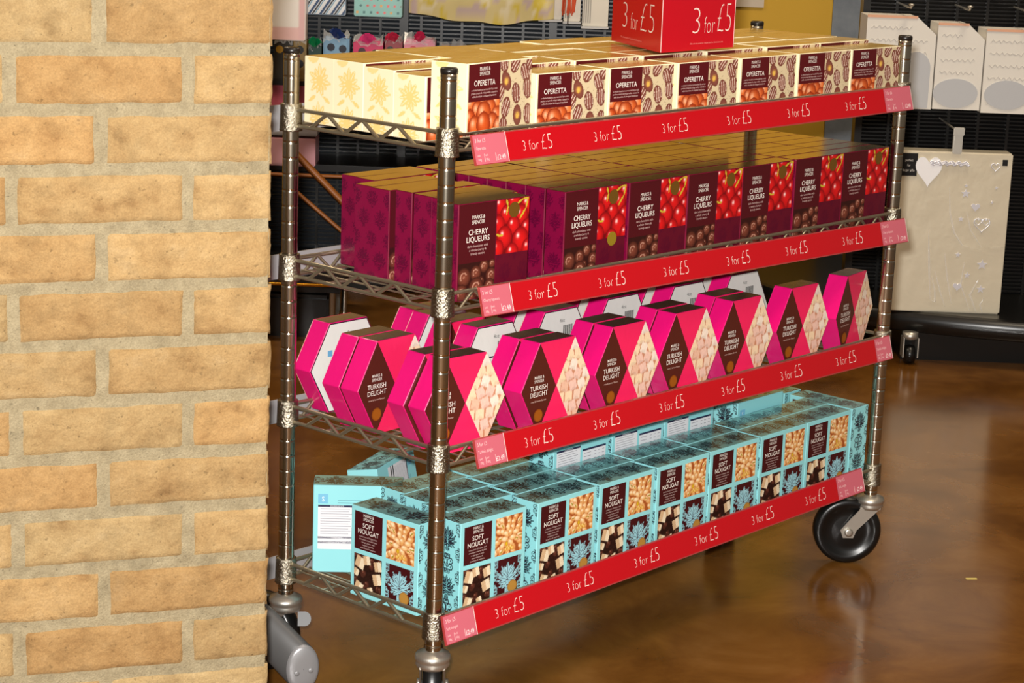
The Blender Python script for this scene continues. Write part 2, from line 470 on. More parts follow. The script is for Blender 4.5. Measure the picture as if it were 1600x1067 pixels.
def art_cream_side(w, h):
    a = Art(w, h, 40, (250, 238, 200))
    flower(a, w*.52, h*.66, w*.40, (246, 214, 136)); flower(a, w*.48, h*.08, w*.40, (246, 214, 136))
    m, _ = leafmask(a.X, a.Y, w*.1, h*.97, w*.5, h*.99, w*.1); a.mask(m, (246, 220, 150))
    return a.C
def art_turkish(w, h, n=54):
    """dusted cubes seen through a rhombus w wide, h tall (grid runs along its two sides)"""
    a = Art(1, 1, n, (206, 140, 108)); rng = random.Random(21)
    P, Q = a.X.copy(), a.Y.copy()
    a.X = (P-Q)*w/2; a.Y = (P+Q)*h/2
    cs = [(244, 212, 190), (250, 232, 216), (238, 192, 166), (250, 220, 184), (244, 202, 186)]
    q = .0125
    for j in range(9):
        for i in range(6):
            x, y = -w/2+(i+.5*(j % 2))*.0205, j*.0172
            t = rng.uniform(-.45, .45); qq = q*rng.uniform(.92, 1.1)
            c = [(x+qq*math.cos(t+k*math.pi/2+.78), y+qq*math.sin(t+k*math.pi/2+.78)) for k in range(4)]
            col = rng.choice(cs); a.poly(c, col)
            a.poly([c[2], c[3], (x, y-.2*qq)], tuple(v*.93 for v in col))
    return a.speck(4).C
def tops(w, h, c1, c2, n=26, seed=3):
    a = Art(w, h, n, c1)
    k = np.array([[noise.noise(Vector((x*14+seed, y*40, seed))) for x, y in zip(rx, ry)] for rx, ry in zip(a.X, a.Y)])
    k = np.clip(.5+k*.9, 0, 1)[..., None]
    a.C = np.array(c1)*(1-k)+np.array(c2)*k
    return a.C

E1 = 0.00025   # print stands this far off the board
E2 = 0.0005
X_, Z_ = (1, 0, 0), (0, 0, 1)

def smalltext(mb, lines, size, x, z, y, col, step, thin=0.0):
    for i, t in enumerate(lines):
        mb.text(t, size, (x, y, z-i*step), X_, Z_, col, thin)
def carton(name, w, d, h, col, edge, left, right, top, back=None, mats=None):
    mb = MB()
    mb.bevbox(0, w, 0, d, 0, h, 0.0009, col, 0, 1)
    g = 0.0009
    mb.sheet((-E1, d-g, g), (0, -(d-2*g), 0), (0, 0, h-2*g), left)
    mb.sheet((w+E1, g, g), (0, d-2*g, 0), (0, 0, h-2*g), right)
    mb.sheet((g, g, h+E1), (w-2*g, 0, 0), (0, d-2*g, 0), top, 1)
    if back is not None: back(mb)
    return mb.build(name, mats)
def stick(name, root, fn, m=None):
    mb = MB(); fn(mb); return mb.build(name, m or M_CARD, root)
def disc(mb, x, z, r, y, col, n=20, rx=None):
    rx = rx or r
    mb.add([(x, y, z)]+[(x+rx*math.cos(2*math.pi*k/n), y, z+r*math.sin(2*math.pi*k/n)) for k in range(n)], [(0, 1+k, 1+(k+1) % n) for k in range(n)], col)
def brand(mb, x, z, size, y=-E2):
    mb.text('MARKS &\nSPENCER', size, (x, y, z), X_, Z_, (240, 232, 224), 0.0, xs=.82)

# -- cream praline box (wide, shallow, cream sides, gold top)
CW, CD, CH = 0.163, 0.066, 0.1
def make_cream():
    s = art_cream_side(CD, CH)
    r = carton('praline_box', CW, CD, CH, (250, 238, 200), None, s, s, tops(CW, CD, (226, 196, 124), (206, 168, 84)), mats=[M_CARD, M_FOILTOP])
    def lab(mb):
        mb.sheet((0.004, -E1, 0.044), (0.078, 0, 0), (0, 0, 0.0545), np.full((2, 2, 3), 1.0)*np.array((88, 16, 22)))
        brand(mb, 0.043, 0.0885, 0.0078)
        mb.text('OPERETTA', 0.0118, (0.043, -E2, 0.0665), X_, Z_, (248, 240, 232), 0.004, xs=.92)
        smalltext(mb, ['a whole hazelnut surrounded by a rich', 'praline cream & crispy wafer, coated in', 'milk chocolate & chopped hazelnuts'], 0.0041, 0.043, 0.0592, -E2, (220, 190, 186), 0.0047)
    stick('front_label', r, lab)
    stick('hazelnut_picture', r, lambda mb: mb.sheet((0.004, -E1, 0.001), (0.078, 0, 0), (0, 0, 0.043), art_hazelnut(.078, .043)))
    stick('praline_picture', r, lambda mb: mb.sheet((0.082, -E1, 0.001), (0.080, 0, 0), (0, 0, 0.0975), art_praline(.080, .0975)))
    return r
# -- cherry box
KW, KD, KH = 0.152, 0.0395, 0.146
def make_cherry():
    s = art_damask_dark(KD, KH, nx=26)
    r = carton('cherry_liqueur_box', KW, KD, KH, (118, 12, 48), None, s, s, tops(KW, KD, (236, 206, 140), (216, 184, 118)), mats=[M_GLOSSCARD, M_MIRRORTOP])  # gold in the top colour stands for the yellow wall mirrored in dark card
    def lab(mb):
        mb.sheet((0.002, -E1, 0.056), (0.078, 0, 0), (0, 0, 0.089), np.full((2, 2, 3), 1.0)*np.array((76, 14, 22)))
        brand(mb, 0.042, 0.1215, 0.0082)
        mb.text('CHERRY\nLIQUEURS', 0.0118, (0.042, -E2, 0.098), X_, Z_, (248, 240, 232), 0.002, xs=.92)
        smalltext(mb, ['dark chocolates with', 'a whole cherry &', 'brandy centre'], 0.0052, 0.042, 0.079, -E2, (206, 176, 172), 0.0058)
    stick('front_label', r, lab)
    stick('chocolate_picture', r, lambda mb: mb.sheet((0.002, -E1, 0.001), (0.078, 0, 0), (0, 0, 0.055), art_chocs(.078, .055)))
    def ch(mb):
        mb.sheet((0.081, -E1, 0.062), (0.070, 0, 0), (0, 0, 0.083), art_cherry(.070, .083))
        disc(mb, 0.118, 0.128, 0.012, -E2, (104, 72, 22))
    stick('cherry_picture', r, ch)
    stick('lower_panel', r, lambda mb: mb.sheet((0.081, -E1, 0.001), (0.070, 0, 0), (0, 0, 0.061), art_damask_dark(.07, .061, (92, 10, 34), (84, 6, 34), 30)))
    return r
# -- nougat box
NW, ND, NH = 0.146, 0.056, 0.149
def nougat_back(mb):
    y = ND+E1; X = (-1, 0, 0)
    def q(x0, x1, z0, z1, c, e=0): mb.add([(NW-x0, y+e, z0), (NW-x1, y+e, z0), (NW-x1, y+e, z1), (NW-x0, y+e, z1)], [(0, 1, 2, 3)], c)
    q(.008, .070, .040, .112, (232, 232, 236)); q(.076, .138, .030, .104, (232, 232, 236))
    q(.008, .070, .112, .1155, (40, 40, 74)); q(.076, .138, .104, .1075, (40, 40, 74)); q(.008, .070, .058, .0615, (40, 40, 74)); q(.008, .070, .050, .0535, (40, 40, 74))
    q(.008, .024, .118, .134, (120, 190, 222))
    mb.text('S', 0.012, (NW-.016, y+E1, .1215), X, Z_, (235, 245, 250), xs=.8)
    mb.text('INGREDIENTS', 0.0036, (NW-.039, y+E1, .1125), X, Z_, (235, 235, 240))
    mb.text('CONTAINS', 0.0036, (NW-.039, y+E1, .0585), X, Z_, (235, 235, 240))
    mb.text('STORAGE & CARE', 0.0036, (NW-.039, y+E1, .0505), X, Z_, (235, 235, 240))
    for i in range(11): q(.012, .012+random.uniform(.045, .055), .1085-i*.0042, .1093-i*.0042, (150, 148, 160), E1)
    for i in range(10):
        q(.08, .098, .099-i*.0062, .1-i*.0062, (150, 148, 160), E1)
        for k in range(3): q(.106+k*.011, .112+k*.011, .099-i*.0062, .1-i*.0062, (150, 148, 160), E1)
    for i in range(2): q(.04, .135, .123-i*.004, .1238-i*.004, (70, 110, 130))
def make_nougat():
    s = art_damask_side(ND, NH)
    r = carton('soft_nougat_box', NW, ND, NH, BLUE, None, s, s, art_damask_top(NW, ND), nougat_back, [M_CARD, M_NOUGATTOP])
    P = 0.0605
    def lab(mb):
        mb.sheet((.008, -E1, .079), (P, 0, 0), (0, 0, .0625), np.full((2, 2, 3), 1.0)*np.array(DARK))
        brand(mb, .038, .1345, .0068)
        mb.text('SOFT\nNOUGAT', 0.0112, (.038, -E2, .1165), X_, Z_, (248, 240, 232), 0.0, xs=.95)
        smalltext(mb, ['a selection of Belgian dark', 'chocolate covered & plain', 'nougat pieces, with', 'roasted almonds,', 'pistachios & hazelnuts'], 0.0037, .038, .1005, -E2, (200, 176, 172), .0046)
    stick('front_label', r, lab)
    stick('pistachio_picture', r, lambda mb: mb.sheet((.077, -E1, .079), (P, 0, 0), (0, 0, .0625), art_pistachio(P, .0625)))
    stick('nougat_picture', r, lambda mb: mb.sheet((.008, -E1, .009), (P, 0, 0), (0, 0, .0625), art_nougat(P, .0625)))
    stick('damask_panel', r, lambda mb: mb.sheet((.077, -E1, .009), (P, 0, 0), (0, 0, .0625), art_damask_panel(P, .0625)))
    def st(mb):
        disc(mb, .118, .022, .0105, -.0008, (172, 124, 52))
        disc(mb, .118, .022, .0085, -.0010, (182, 134, 60))
    stick('gold_sticker', r, st)
    return r
# -- hexagonal turkish delight box; origin at the bottom front left corner of the mid line's footprint
TW, TD, TH = 0.166, 0.0385, 0.149
def make_turkish():
    w = TW/4
    hexo = [(w, 0), (3*w, 0), (4*w, TH/2), (3*w, TH), (w, TH), (0, TH/2)]
    mb = MB()
    pink, mag = (232, 14, 118), (246, 36, 96)
    bm = bmesh.new()
    fr = [bm.verts.new((a, 0, b)) for a, b in hexo]; bk = [bm.verts.new((a, TD, b)) for a, b in hexo]
    bm.faces.new(fr); bm.faces.new(bk[::-1])
    for k in range(6): bm.faces.new((fr[k], bk[k], bk[(k+1) % 6], fr[(k+1) % 6]))
    bmesh.ops.recalc_face_normals(bm, faces=bm.faces[:])
    bmesh.ops.bevel(bm, geom=bm.edges[:], offset=.0008, segments=1, affect='EDGES')
    for v in bm.verts: pass
    bm.verts.ensure_lookup_table()
    mb.add([v.co[:] for v in bm.verts], [[v.index for v in f.verts] for f in bm.faces], pink, 0); bm.free()
    # front pattern triangles, coral pink
    e = -E1
    for tri in ([(w, TH), (3*w, TH), (2*w, TH/2)], [(w, 0), (2*w, TH/2), (3*w, 0)]):
        mb.add([(a, e, b) for a, b in tri], [(0, 1, 2)], mag)
    # printed specks on the slanting ends
    for k, (A, B) in enumerate((((w, TH), (0, TH/2)), ((0, TH/2), (w, 0)))):
        pass
    mb.add([(w+.001, .0015, TH+E1), (3*w-.001, .0015, TH+E1), (3*w-.001, TD-.0015, TH+E1), (w+.001, TD-.0015, TH+E1)], [(0, 1, 2, 3)], (128, 100, 82), 1)
    # back: white panel in a black line
    def hx(s, y, c):
        cx, cz = 2*w, TH/2
        mb.add([(cx+(a-cx)*s, y, cz+(b-cz)*s) for a, b in hexo][::-1], [(0, 1, 2, 3, 4, 5)], c)
    hx(.985, TD+E1, (40, 16, 34)); hx(.962, TD+E2, (232, 230, 226))
    y = TD+.0008; X = (-1, 0, 0)
    for i in range(16):
        x = .052+i*.0016; ww = .0005+.0005*(i*7 % 3)
        mb.add([(x, y, .096), (x+ww, y, .096), (x+ww, y, .120), (x, y, .120)][::-1], [(0, 1, 2, 3)], (30, 30, 30))
    return_lines = [(.062, .118), (.098, .128)]
    mb.text('4oz', .009, (.080, y, .126), X, Z_, (90, 90, 90))
    mb.add([(.118, y, .094), (.128, y, .094), (.128, y, .104), (.118, y, .104)][::-1], [(0, 1, 2, 3)], (110, 170, 214))
    mb.add([(.084, y, .094), (.112, y, .094), (.112, y, .0965), (.084, y, .0965)][::-1], [(0, 1, 2, 3)], (40, 30, 60))
    for i in range(11):
        z = .08-i*.005
        mb.add([(.045, y, z), (.12-.02*(i % 3), y, z), (.12-.02*(i % 3), y, z+.001), (.045, y, z+.001)][::-1], [(0, 1, 2, 3)], (150, 145, 150))
    r = mb.build('turkish_delight_box', [M_WRAP, M_HEXTOP])
    def lab(m2):
        g = 0.0006
        m2.add([(w, -E2, g), (2*w-g, -E2, TH/2), (w, -E2, TH-g), (g, -E2, TH/2)], [(0, 1, 2, 3)], (84, 30, 22))
        m2.text('MARKS &\nSPENCER', .0068, (w, -.0008, .092), X_, Z_, (240, 232, 224), .004, xs=.82)
        m2.text('TURKISH\nDELIGHT', .0112, (w, -.0008, .0735), X_, Z_, (248, 240, 232), .001, xs=.92)
        m2.text('rose & lemon flavour', .0042, (w, -.0008, .0545), X_, Z_, (214, 180, 170))
    stick('diamond_label', r, lab, M_WRAP)
    def st(m2):
        disc(m2, w, .032, .0105, -.001, (140, 72, 18)); disc(m2, w, .032, .0088, -.0013, (158, 86, 22))
        m2.text('NEW', .004, (w, -.0016, .0305), X_, Z_, (110, 54, 12))
    stick('gold_sticker', r, lambda m2: (disc(m2, w, .032, .0105, -.001, (140, 72, 18)), disc(m2, w, .032, .0088, -.0013, (158, 86, 22))))
    def ph(m2):
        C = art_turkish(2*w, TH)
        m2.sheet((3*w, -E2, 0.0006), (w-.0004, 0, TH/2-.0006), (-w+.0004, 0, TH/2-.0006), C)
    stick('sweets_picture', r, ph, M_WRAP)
    return r

# ------------------------------------------------------------------ the room
def quad(name, pts, m, kind='structure'):
    mb = MB(); mb.add(pts, [(0, 1, 2, 3)], (128, 128, 128)); o = mb.build(name, m); o['kind'] = kind; return o
fl = MB(); fl.box(-6, 11, -6, 11, -.05, 0, (120, 80, 40)); o = fl.build('floor', M_FLOOR); tag(o, kind='structure')
ce = MB(); ce.box(-6, 11, -6, 11, 3.0, 3.05, (220, 210, 200)); o = ce.build('ceiling', M_CEIL); tag(o, kind='structure')
wb = MB(); wb.box(-5, 1.012, 0, .12, 0, 3.0, (200, 150, 40)); o = wb.build('wall_back', M_YELLOW, loc=shop(0, 6.95), rotz=BG_ROT); tag(o, kind='structure')
gc = MB(); gc.box(1.012, 3.4, 0, .12, 0, 3.0, (130, 135, 140)); o = gc.build('wall_right', M_GREYWALL, loc=shop(0, 6.94), rotz=BG_ROT); tag(o, kind='structure')

# the yellow brick pier in front: every brick is shaped, all in one masonry mesh
M_BRICK = ramp_mat('yellow_stock_brick', [(0.22, (130, 102, 68)), (0.42, (160, 134, 95)), (0.58, (171, 146, 106)), (0.78, (178, 156, 120))], scale=(1, 1, 1.3), nscale=22, detail=12,
                   rough=0.85, spec=0.15, bump=0.7, bscale=150, bdist=0.003, attr_mix=True, distort=0.15, speck=True)
M_MORTAR = ramp_mat('sandy_mortar', [(0.3, (140, 127, 100)), (0.7, (160, 147, 118))], nscale=60, detail=6, rough=0.95, spec=0.1, bump=0.9, bscale=380, bdist=0.002, speck=True)
def brick_pier():
    mb = MB(); rnd = random.Random(4)
    T = Vector((0.87240269, -0.48878783, 0)); N = Vector((0.48878783, 0.87240269, 0)); P = Vector((-0.40457775, -0.07831716, 0))
    def W(t, n, z): return P+T*t+N*n+Vector((0, 0, z))
    for k in range(-9, 15):
        ztop = 1.08-.075*(k-1)-.005; zbot = 1.08-.075*k+.005
        if zbot < 0.0: zbot = 0.0
        if ztop > 1.9 or ztop <= .01: continue
        if k % 2: cuts = [(0, -.102), (-.112, -.323), (-.333, -.546), (-.556, -.77)]
        else: cuts = [(0, -.213), (-.223, -.436), (-.446, -.66)]
        for (t1, t0) in cuts:
            nx, nz = 34, 12
            tone = rnd.uniform(.92, 1.0); warm = rnd.uniform(.95, 1.02)
            col = np.clip(np.array((255*tone, 250*tone*warm, 240*tone*warm*warm)), 0, 255)
            edge = (t1 == 0); out = rnd.uniform(-.0012, .0012); sd = rnd.uniform(0, 99)
            vs = []; fs = []
            for j in range(nz+1):
                for i in range(nx+1):
                    a, b = i/nx, j/nz
                    t = t0+(t1-t0)*a; z = zbot+(ztop-zbot)*b
                    ex = min(a, 1-a)*(t1-t0); ez = min(b, 1-b)*(ztop-zbot); ed = min(ex, ez)
                    w = noise.noise(Vector((t*22+sd, z*22, sd)))
                    w2 = noise.noise(Vector((t*90, z*90, sd)))
                    k1 = max(0, 1-ed/.012)
                    t += k1*(w*.0022+w2*.0012)*(1.2 if edge and a > .5 else 1); z += k1*(noise.noise(Vector((t*30, sd, z*10)))*.0026)
                    depth = -.0022*min(1, ed/.004)-.0006*w2-out
                    if ed <= 0: depth = .004
                    vs.append(W(t, depth+.0, z))
            for j in range(nz):
                for i in range(nx):
                    q = j*(nx+1)+i; fs.append((q, q+1, q+nx+2, q+nx+1))
            mb.add(vs, fs, col, 0, True)
            if edge:   # the return of the end bricks
                v2 = []; f2 = []
                for j in range(nz+1):
                    p = vs[j*(nx+1)+nx]
                    v2 += [p, p+N*.43]
                for j in range(nz): f2.append((2*j, 2*j+1, 2*j+3, 2*j+2))
                mb.add(v2, f2, col, 0, False)
    # mortar body with slight waves
    nx, nz = 100, 320; vs = []; fs = []
    for j in range(nz+1):
        for i in range(nx+1):
            t = -.78+(.7765)*i/nx; z = 1.9*j/nz
            vs.append(W(t+ (noise.noise(Vector((0, z*40, 3)))*.0015 if i == nx else 0), .0005+.0009*noise.noise(Vector((t*70, z*70, 2))), z))
    for j in range(nz):
        for i in range(nx):
            q = j*(nx+1)+i; fs.append((q, q+1, q+nx+2, q+nx+1))
    mb.add(vs, fs, (200, 180, 140), 1, True)
    c = [W(-.78, .003, 0), W(-.004, .003, 0), W(-.004, .43, 0), W(-.78, .43, 0)]
    top = [p+Vector((0, 0, 1.9)) for p in c]
    mb.add(c+top, [(0, 1, 5, 4), (1, 2, 6, 5), (2, 3, 7, 6), (3, 0, 4, 7), (4, 5, 6, 7)], (200, 180, 140), 1)
    o = mb.build('wall_left', [M_BRICK, M_MORTAR]); tag(o, kind='structure')
brick_pier()

# ------------------------------------------------------------------ the wire trolley
L, Wd = 1.219, 0.3394
CT = [Z0-.0847, Z0-.3226, Z0-.5613, Z0-.8274]          # collar tops
MATZ = [c-.028 for c in CT]                             # where goods stand
CAPZ = Z0-.8935
trolley = empty('wire_shelf_trolley', (0, 0, 0))
tag(trolley, 'chromed wire shelf trolley on castors with four tiers of boxed chocolates beside the brick pier', 'shelf trolley')
post_xy = [(0, 0), (0, Wd), (L, 0), (L, Wd)]
for (px, py) in post_xy:
    prof = [(.0127, CAPZ-.005), (.0127, CAPZ)]
    z = CAPZ+.012
    while z < Z0-.012:
        prof += [(.0127, z-.0032), (.0127, z-.0011), (.01235, z-.0005), (.01235, z+.0005), (.0127, z+.0011), (.0127, z+.0032)]; z += .0254
    prof += [(.0127, Z0-.006)]
    mb = MB(); mb.lathe(prof, 28, M=Matrix.Translation((px, py, 0)))
    p = mb.build('post', M_CHROME, trolley)
    mb = MB(); mb.lathe([(.0131, Z0-.007), (.0133, Z0-.003), (.0128, Z0), (.011, Z0+.0016), (.001, Z0+.002)], 24, M=Matrix.Translation((px, py, 0)))
    mb.build('post_cap', M_BLACKCAP, p)

def zigzag(mb, a, b, z0, z1, n, r=.0026):
    a, b = Vector(a), Vector(b); pts = []
    for i in range(n+1):
        q = a.lerp(b, i/n); pts.append(Vector((q.x, q.y, z0 if i % 2 == 0 else z1)))
    out = [pts[0]]
    for i in range(1, len(pts)-1):     # rounded bends
        out += [pts[i].lerp(pts[i-1], .12), pts[i].lerp(pts[i-1], .04)+Vector((0, 0, 0)), pts[i].lerp(pts[i+1], .04), pts[i].lerp(pts[i+1], .12)]
    out.append(pts[-1]); mb.tube(out, r, 8)
for ct in CT:
    zt, zb = ct-.009, ct-.0345
    mb = MB(); e = .012
    x0, x1, y0, y1 = 0, L, 0, Wd
    for z in (zt, zb):
        mb.tube([(x0, y0+e, z), (x0, y1-e, z)], .0031, 10); mb.tube([(x1, y0+e, z), (x1, y1-e, z)], .0031, 10)
        mb.tube([(x0+e, y0-.006, z), (x1-e, y0-.006, z)], .0031, 10); mb.tube([(x0+e, y1, z), (x1-e, y1, z)], .0031, 10)
    for x in (x0, x1): zigzag(mb, (x, y0+.065, 0), (x, y1-.045, 0), zb, zt, 6, .003)
    for y in (y0-.006, y1): zigzag(mb, (x0+.03, y, 0), (x1-.03, y, 0), zb, zt, 40)
    sh = mb.build('shelf', M_WIRE, trolley)
    mb = MB(); zz = ct-.0298
    n = 47
    for i in range(1, n):
        x = L*i/n; mb.tube([(x, y0-.006, zz), (x, y1, zz)], .0015, 6)
    for y in (.09, .17, .25): mb.tube([(x0, y, zz-.0045), (x1, y, zz-.0045)], .0028, 8)
    mb.build('wire_deck', M_WIRE, sh)
    for (px, py) in post_xy:
        mb = MB(); M = Matrix.Translation((px, py, 0))
        mb.lathe([(.0130, ct), (.0165, ct-.0005), (.0168, ct-.004), (.0178, ct-.040), (.0182, ct-.0415), (.0178, ct-.043), (.0130, ct-.0435)], 28, M=M)
        mb.build('collar', M_COLLAR, sh)

# castors
def caster(px, py, direction, cover=False):
    """direction: where the wheel trails to, seen from the stem"""
    dv = Vector((math.cos(direction), math.sin(direction), 0)); rot = Matrix.Translation((px, py, 0)) @ Matrix.Rotation(direction, 4, 'Z')
    mb = MB()
    mb.lathe([(.0132, CAPZ+.004), (.016, CAPZ+.002), (.0262, CAPZ-.002), (.0278, CAPZ-.006), (.0278, CAPZ-.010), (.0255, CAPZ-.013), (.0255, CAPZ-.015), (.0265, CAPZ-.019), (.024, CAPZ-.024), (.012, CAPZ-.026)], 32, M=rot)
    c = mb.build('caster', M_STEEL, trolley)
    wz, wr, tr = .0668, .0660, .042
    mb = MB()
    for s in (1, -1):
        pts = [(-.018, CAPZ-.020), (.020, CAPZ-.020), (tr+.016, wz+.004), (tr+.010, wz-.012), (tr-.010, wz-.012), (tr-.016, wz+.004)]
        q = MB(); q.prism(pts, s*.0185-.0013, s*.0185+.0013); q.move(rot)
        mb.add(q.v, q.f)
    q = MB(); q.box(-.018, .022, -.0195, .0195, CAPZ-.023, CAPZ-.019); q.move(rot); mb.add(q.v, q.f)
    mb.build('fork', M_STEEL, c)
    A = rot @ Matrix.Translation((tr, 0, wz)) @ Matrix.Rotation(math.pi/2, 4, 'X')
    mb = MB()
    mb.lathe([(.010, -.0150), (.030, -.0120), (.046, -.0105), (.050, -.0150), (.060, -.0150), (.0655, -.011), (wr, 0), (.0655, .011), (.060, .0150), (.050, .0150), (.046, .0105), (.030, .0120), (.010, .0150)], 48, M=A)
    mb.build('wheel', M_RUBBER, c)
    mb = MB(); mb.lathe([(.0045, -.025), (.0085, -.0245), (.0085, -.0195), (.005, -.019), (.005, .019), (.0085, .0195), (.0085, .0245), (.0045, .025)], 12, M=A)
    mb.build('axle', M_STEEL, c)
    return c, rot
VIEW = YAW
c1, _ = caster(0, 0, VIEW+.02)
c2, rB = caster(0, Wd, VIEW+1.0)
c3, _ = caster(L, 0, VIEW+math.pi/2+.05)
c4, _ = caster(L, Wd, math.radians(200))
# brake pedal of the front left castor and the grey cover over the back left one
mb = MB()
q = MB(); q.prism([(-.010, -.012)]+[(.010*math.sin(t*.3927)*1.0+.002, -.012*math.cos(t*.3927)) for t in range(0, 9)]+[(-.010, .012)], 0, .003, ax='xy')
q.move(Matrix.Translation((.019, Wd-.024, CAPZ-.040)) @ Matrix.Rotation(math.radians(-42), 4, 'Z') @ Matrix.Rotation(math.radians(62), 4, 'X'))
mb.add(q.v, q.f); mb.build('brake_pedal', M_DGREY, c2)
def cover():
    """teardrop moulding: an oval end cap towards the aisle, the body running up and back round the fork"""
    f = (shop(0, 0)-shop(0, 1)).normalized()           # towards the aisle
    C1 = Vector((0, Wd, 0)) + RT*.040 + f*.104; C1.z = .052
    C2 = Vector((0, Wd, 0)) - RT*.062 + f*.050; C2.z = .132
    axis = (C1-C2).normalized()
    up = Vector((0, 0, 1)); nrm = (f*.93+RT*.36).normalized()
    side = up.cross(nrm).normalized()
    n = 40; rings = []
    def ring(c, a, b): return [c+side*a*math.cos(2*math.pi*k/n)+up*b*math.sin(2*math.pi*k/n) for k in range(n)]
    rx, rz = .0275, .0405
    rings = [ring(C2, rx*.9, rz*.8), ring(C2.lerp(C1, .5), rx*.98, rz*.95), ring(C1-axis*.004, rx, rz), ring(C1, rx*.985, rz*.985)]
    mb = MB(); vs = [p for r in rings for p in r]; fs = []
    for j in range(len(rings)-1):
        for k in range(n): fs.append((j*n+k, j*n+(k+1) % n, (j+1)*n+(k+1) % n, (j+1)*n+k))
    mb.add(vs, fs, smooth=True); mb.add(rings[0], [tuple(range(n))])
    b = mb.build('caster_cover', M_DGREY, c2)
    mb = MB()
    rr = [ring(C1, rx*.985, rz*.985), ring(C1+nrm*.003, rx*.93, rz*.93), ring(C1+nrm*.005, rx*.80, rz*.82), ring(C1+nrm*.006, rx*.4, rz*.4), ring(C1+nrm*.006, rx*.02, rz*.02)]
    vs = [p for r in rr for p in r]; fs = []
    for j in range(len(rr)-1):
        for k in range(n): fs.append((j*n+k, j*n+(k+1) % n, (j+1)*n+(k+1) % n, (j+1)*n+k))
    mb.add(vs, fs, smooth=True)
    R = Matrix((side.to_4d(), nrm.to_4d(), up.to_4d(), (0, 0, 0, 1))).transposed()
    for (a, z) in ((-.011, -.006), (.012, -.003)):
        Mx = Matrix.Translation(C1+nrm*.0055+side*a+up*z) @ nrm.to_track_quat('Z', 'Y').to_matrix().to_4x4()
        mb.lathe([(.0045, 0), (.0042, .0012), (.001, .0014)], 14, M=Mx)
    g = mb.build('end_cap', M_GREY, b)
cover()

# price strips on the front edge (x0, top z0, x1, top z1), small rear ones
RED = (190, 10, 24); PINKT = (206, 104, 120)
def price_strip(x0, zt0, x1, zt1, pink_end, pink_start, centres, name, first_w):
    H = .0435
    def P(x, v, off=0.0):      # v from 0 top to 1 bottom
        k = (x-x0)/(x1-x0); zt = zt0+(zt1-zt0)*k
        return Vector((x, -.0265-.012*v-off, zt-H*v))
    mb = MB(); N = 30
    vs = []; fs = []
    for i in range(N+1):
        x = x0+(x1-x0)*i/N
        for v in (0, 1): vs.append(P(x, v))
        for v in (1, 0): vs.append(P(x, v, -.0025))
    for i in range(N):
        b = i*4
        for k in range(4): fs.append((b+k, b+(k+1) % 4, b+4+(k+1) % 4, b+4+k))
    fs += [(3, 2, 1, 0), tuple(N*4+k for k in range(4))]
    mb.add(vs, fs, (170, 60, 60))
    def band(xa, xb, col, va=.035, vb=.95, off=.0004, n=16):
        vs = []; fs = []
        for i in range(n+1):
            x = xa+(xb-xa)*i/n; vs.append(P(x, va, off)); vs.append(P(x, vb, off))
        for i in range(n): fs.append((2*i+1, 2*i+3, 2*i+2, 2*i))
        mb.add(vs, fs, col)
    band(pink_end, pink_start, RED)
    up = (P(x0, 0)-P(x0, 1)).normalized(); ax = (P(x1, 0)-P(x0, 0)).normalized()
    for c in centres:
        o = P(c, .70, .0009)
        mb.text('3 for', .0225, o-ax*.0035, ax, up, (250, 228, 220), -.026, 'RIGHT', .84)
        mb.text('\u00a35', .0345, o+ax*.0005-up*.0015, ax, up, (250, 228, 220), -.028, 'LEFT', .80)
    rail = mb.build('price_strip', M_RAIL, trolley)
    for (xa, xb) in ((x0+.002, pink_end-.0015), (pink_start+.0005, x1-.002)):
        mb = MB(); vs = []
        for x in (xa, xb):
            for v in (.02, .97): vs.append(P(x, v, .0007))
        mb.add(vs, [(1, 3, 2, 0)], PINKT)
        q = lambda a, v: P(xa+(xb-xa)*a, v, .0011)
        wt = (246, 214, 214)
        mb.text('3 for \u00a35', .0085, q(.05, .26), ax, up, wt, -.006, 'LEFT', .8)
        mb.text(name, .0068, q(.05, .50), ax, up, wt, -.006, 'LEFT', .8)
        mb.text('\u00a32.49', .0105, q(.93, .88), ax, up, (255, 238, 238), 0, 'RIGHT', .8)
        for a, v in ((.06, .72), (.06, .86), (.3, .72), (.3, .86)):
            mb.text('100g' if v > .8 else 'unit', .005, q(a, v), ax, up, wt, -.006, 'LEFT', .8)
        for a in (.27, .62):
            pp = [q(a, .64), q(a+.012, .64), q(a+.012, .9), q(a, .9)]
            mb.add(pp, [(3, 2, 1, 0)], wt)
        mb.add([q(1.0, .0)+ax*.0, q(1.0, .0)+ax*.0016, q(1.0, .98)+ax*.0016, q(1.0, .98)], [(3, 2, 1, 0)], (240, 200, 200))
        mb.build('price_ticket', M_RAIL, rail)
price_strip(.0208, Z0-.0950, 1.203, Z0-.0885, .093, 1.112, [.166, .330, .499, .672, .844, 1.022], 'Operetta', .07)
price_strip(.0475, Z0-.3238, 1.222, Z0-.3398, .115, 1.135, [.192, .357, .522, .694, .866, 1.044], 'Cherry liqueurs', .07)
price_strip(.0471, Z0-.5586, 1.200, Z0-.5640, .113, 1.146, [.196, .361, .530, .702, .876, 1.051], 'Turkish delight', .07)
price_strip(-.0113, Z0-.8268, 1.137, Z0-.8150, .058, 1.048, [.142, .312, .484, .649, .816, .982], 'Soft nougat', .07)
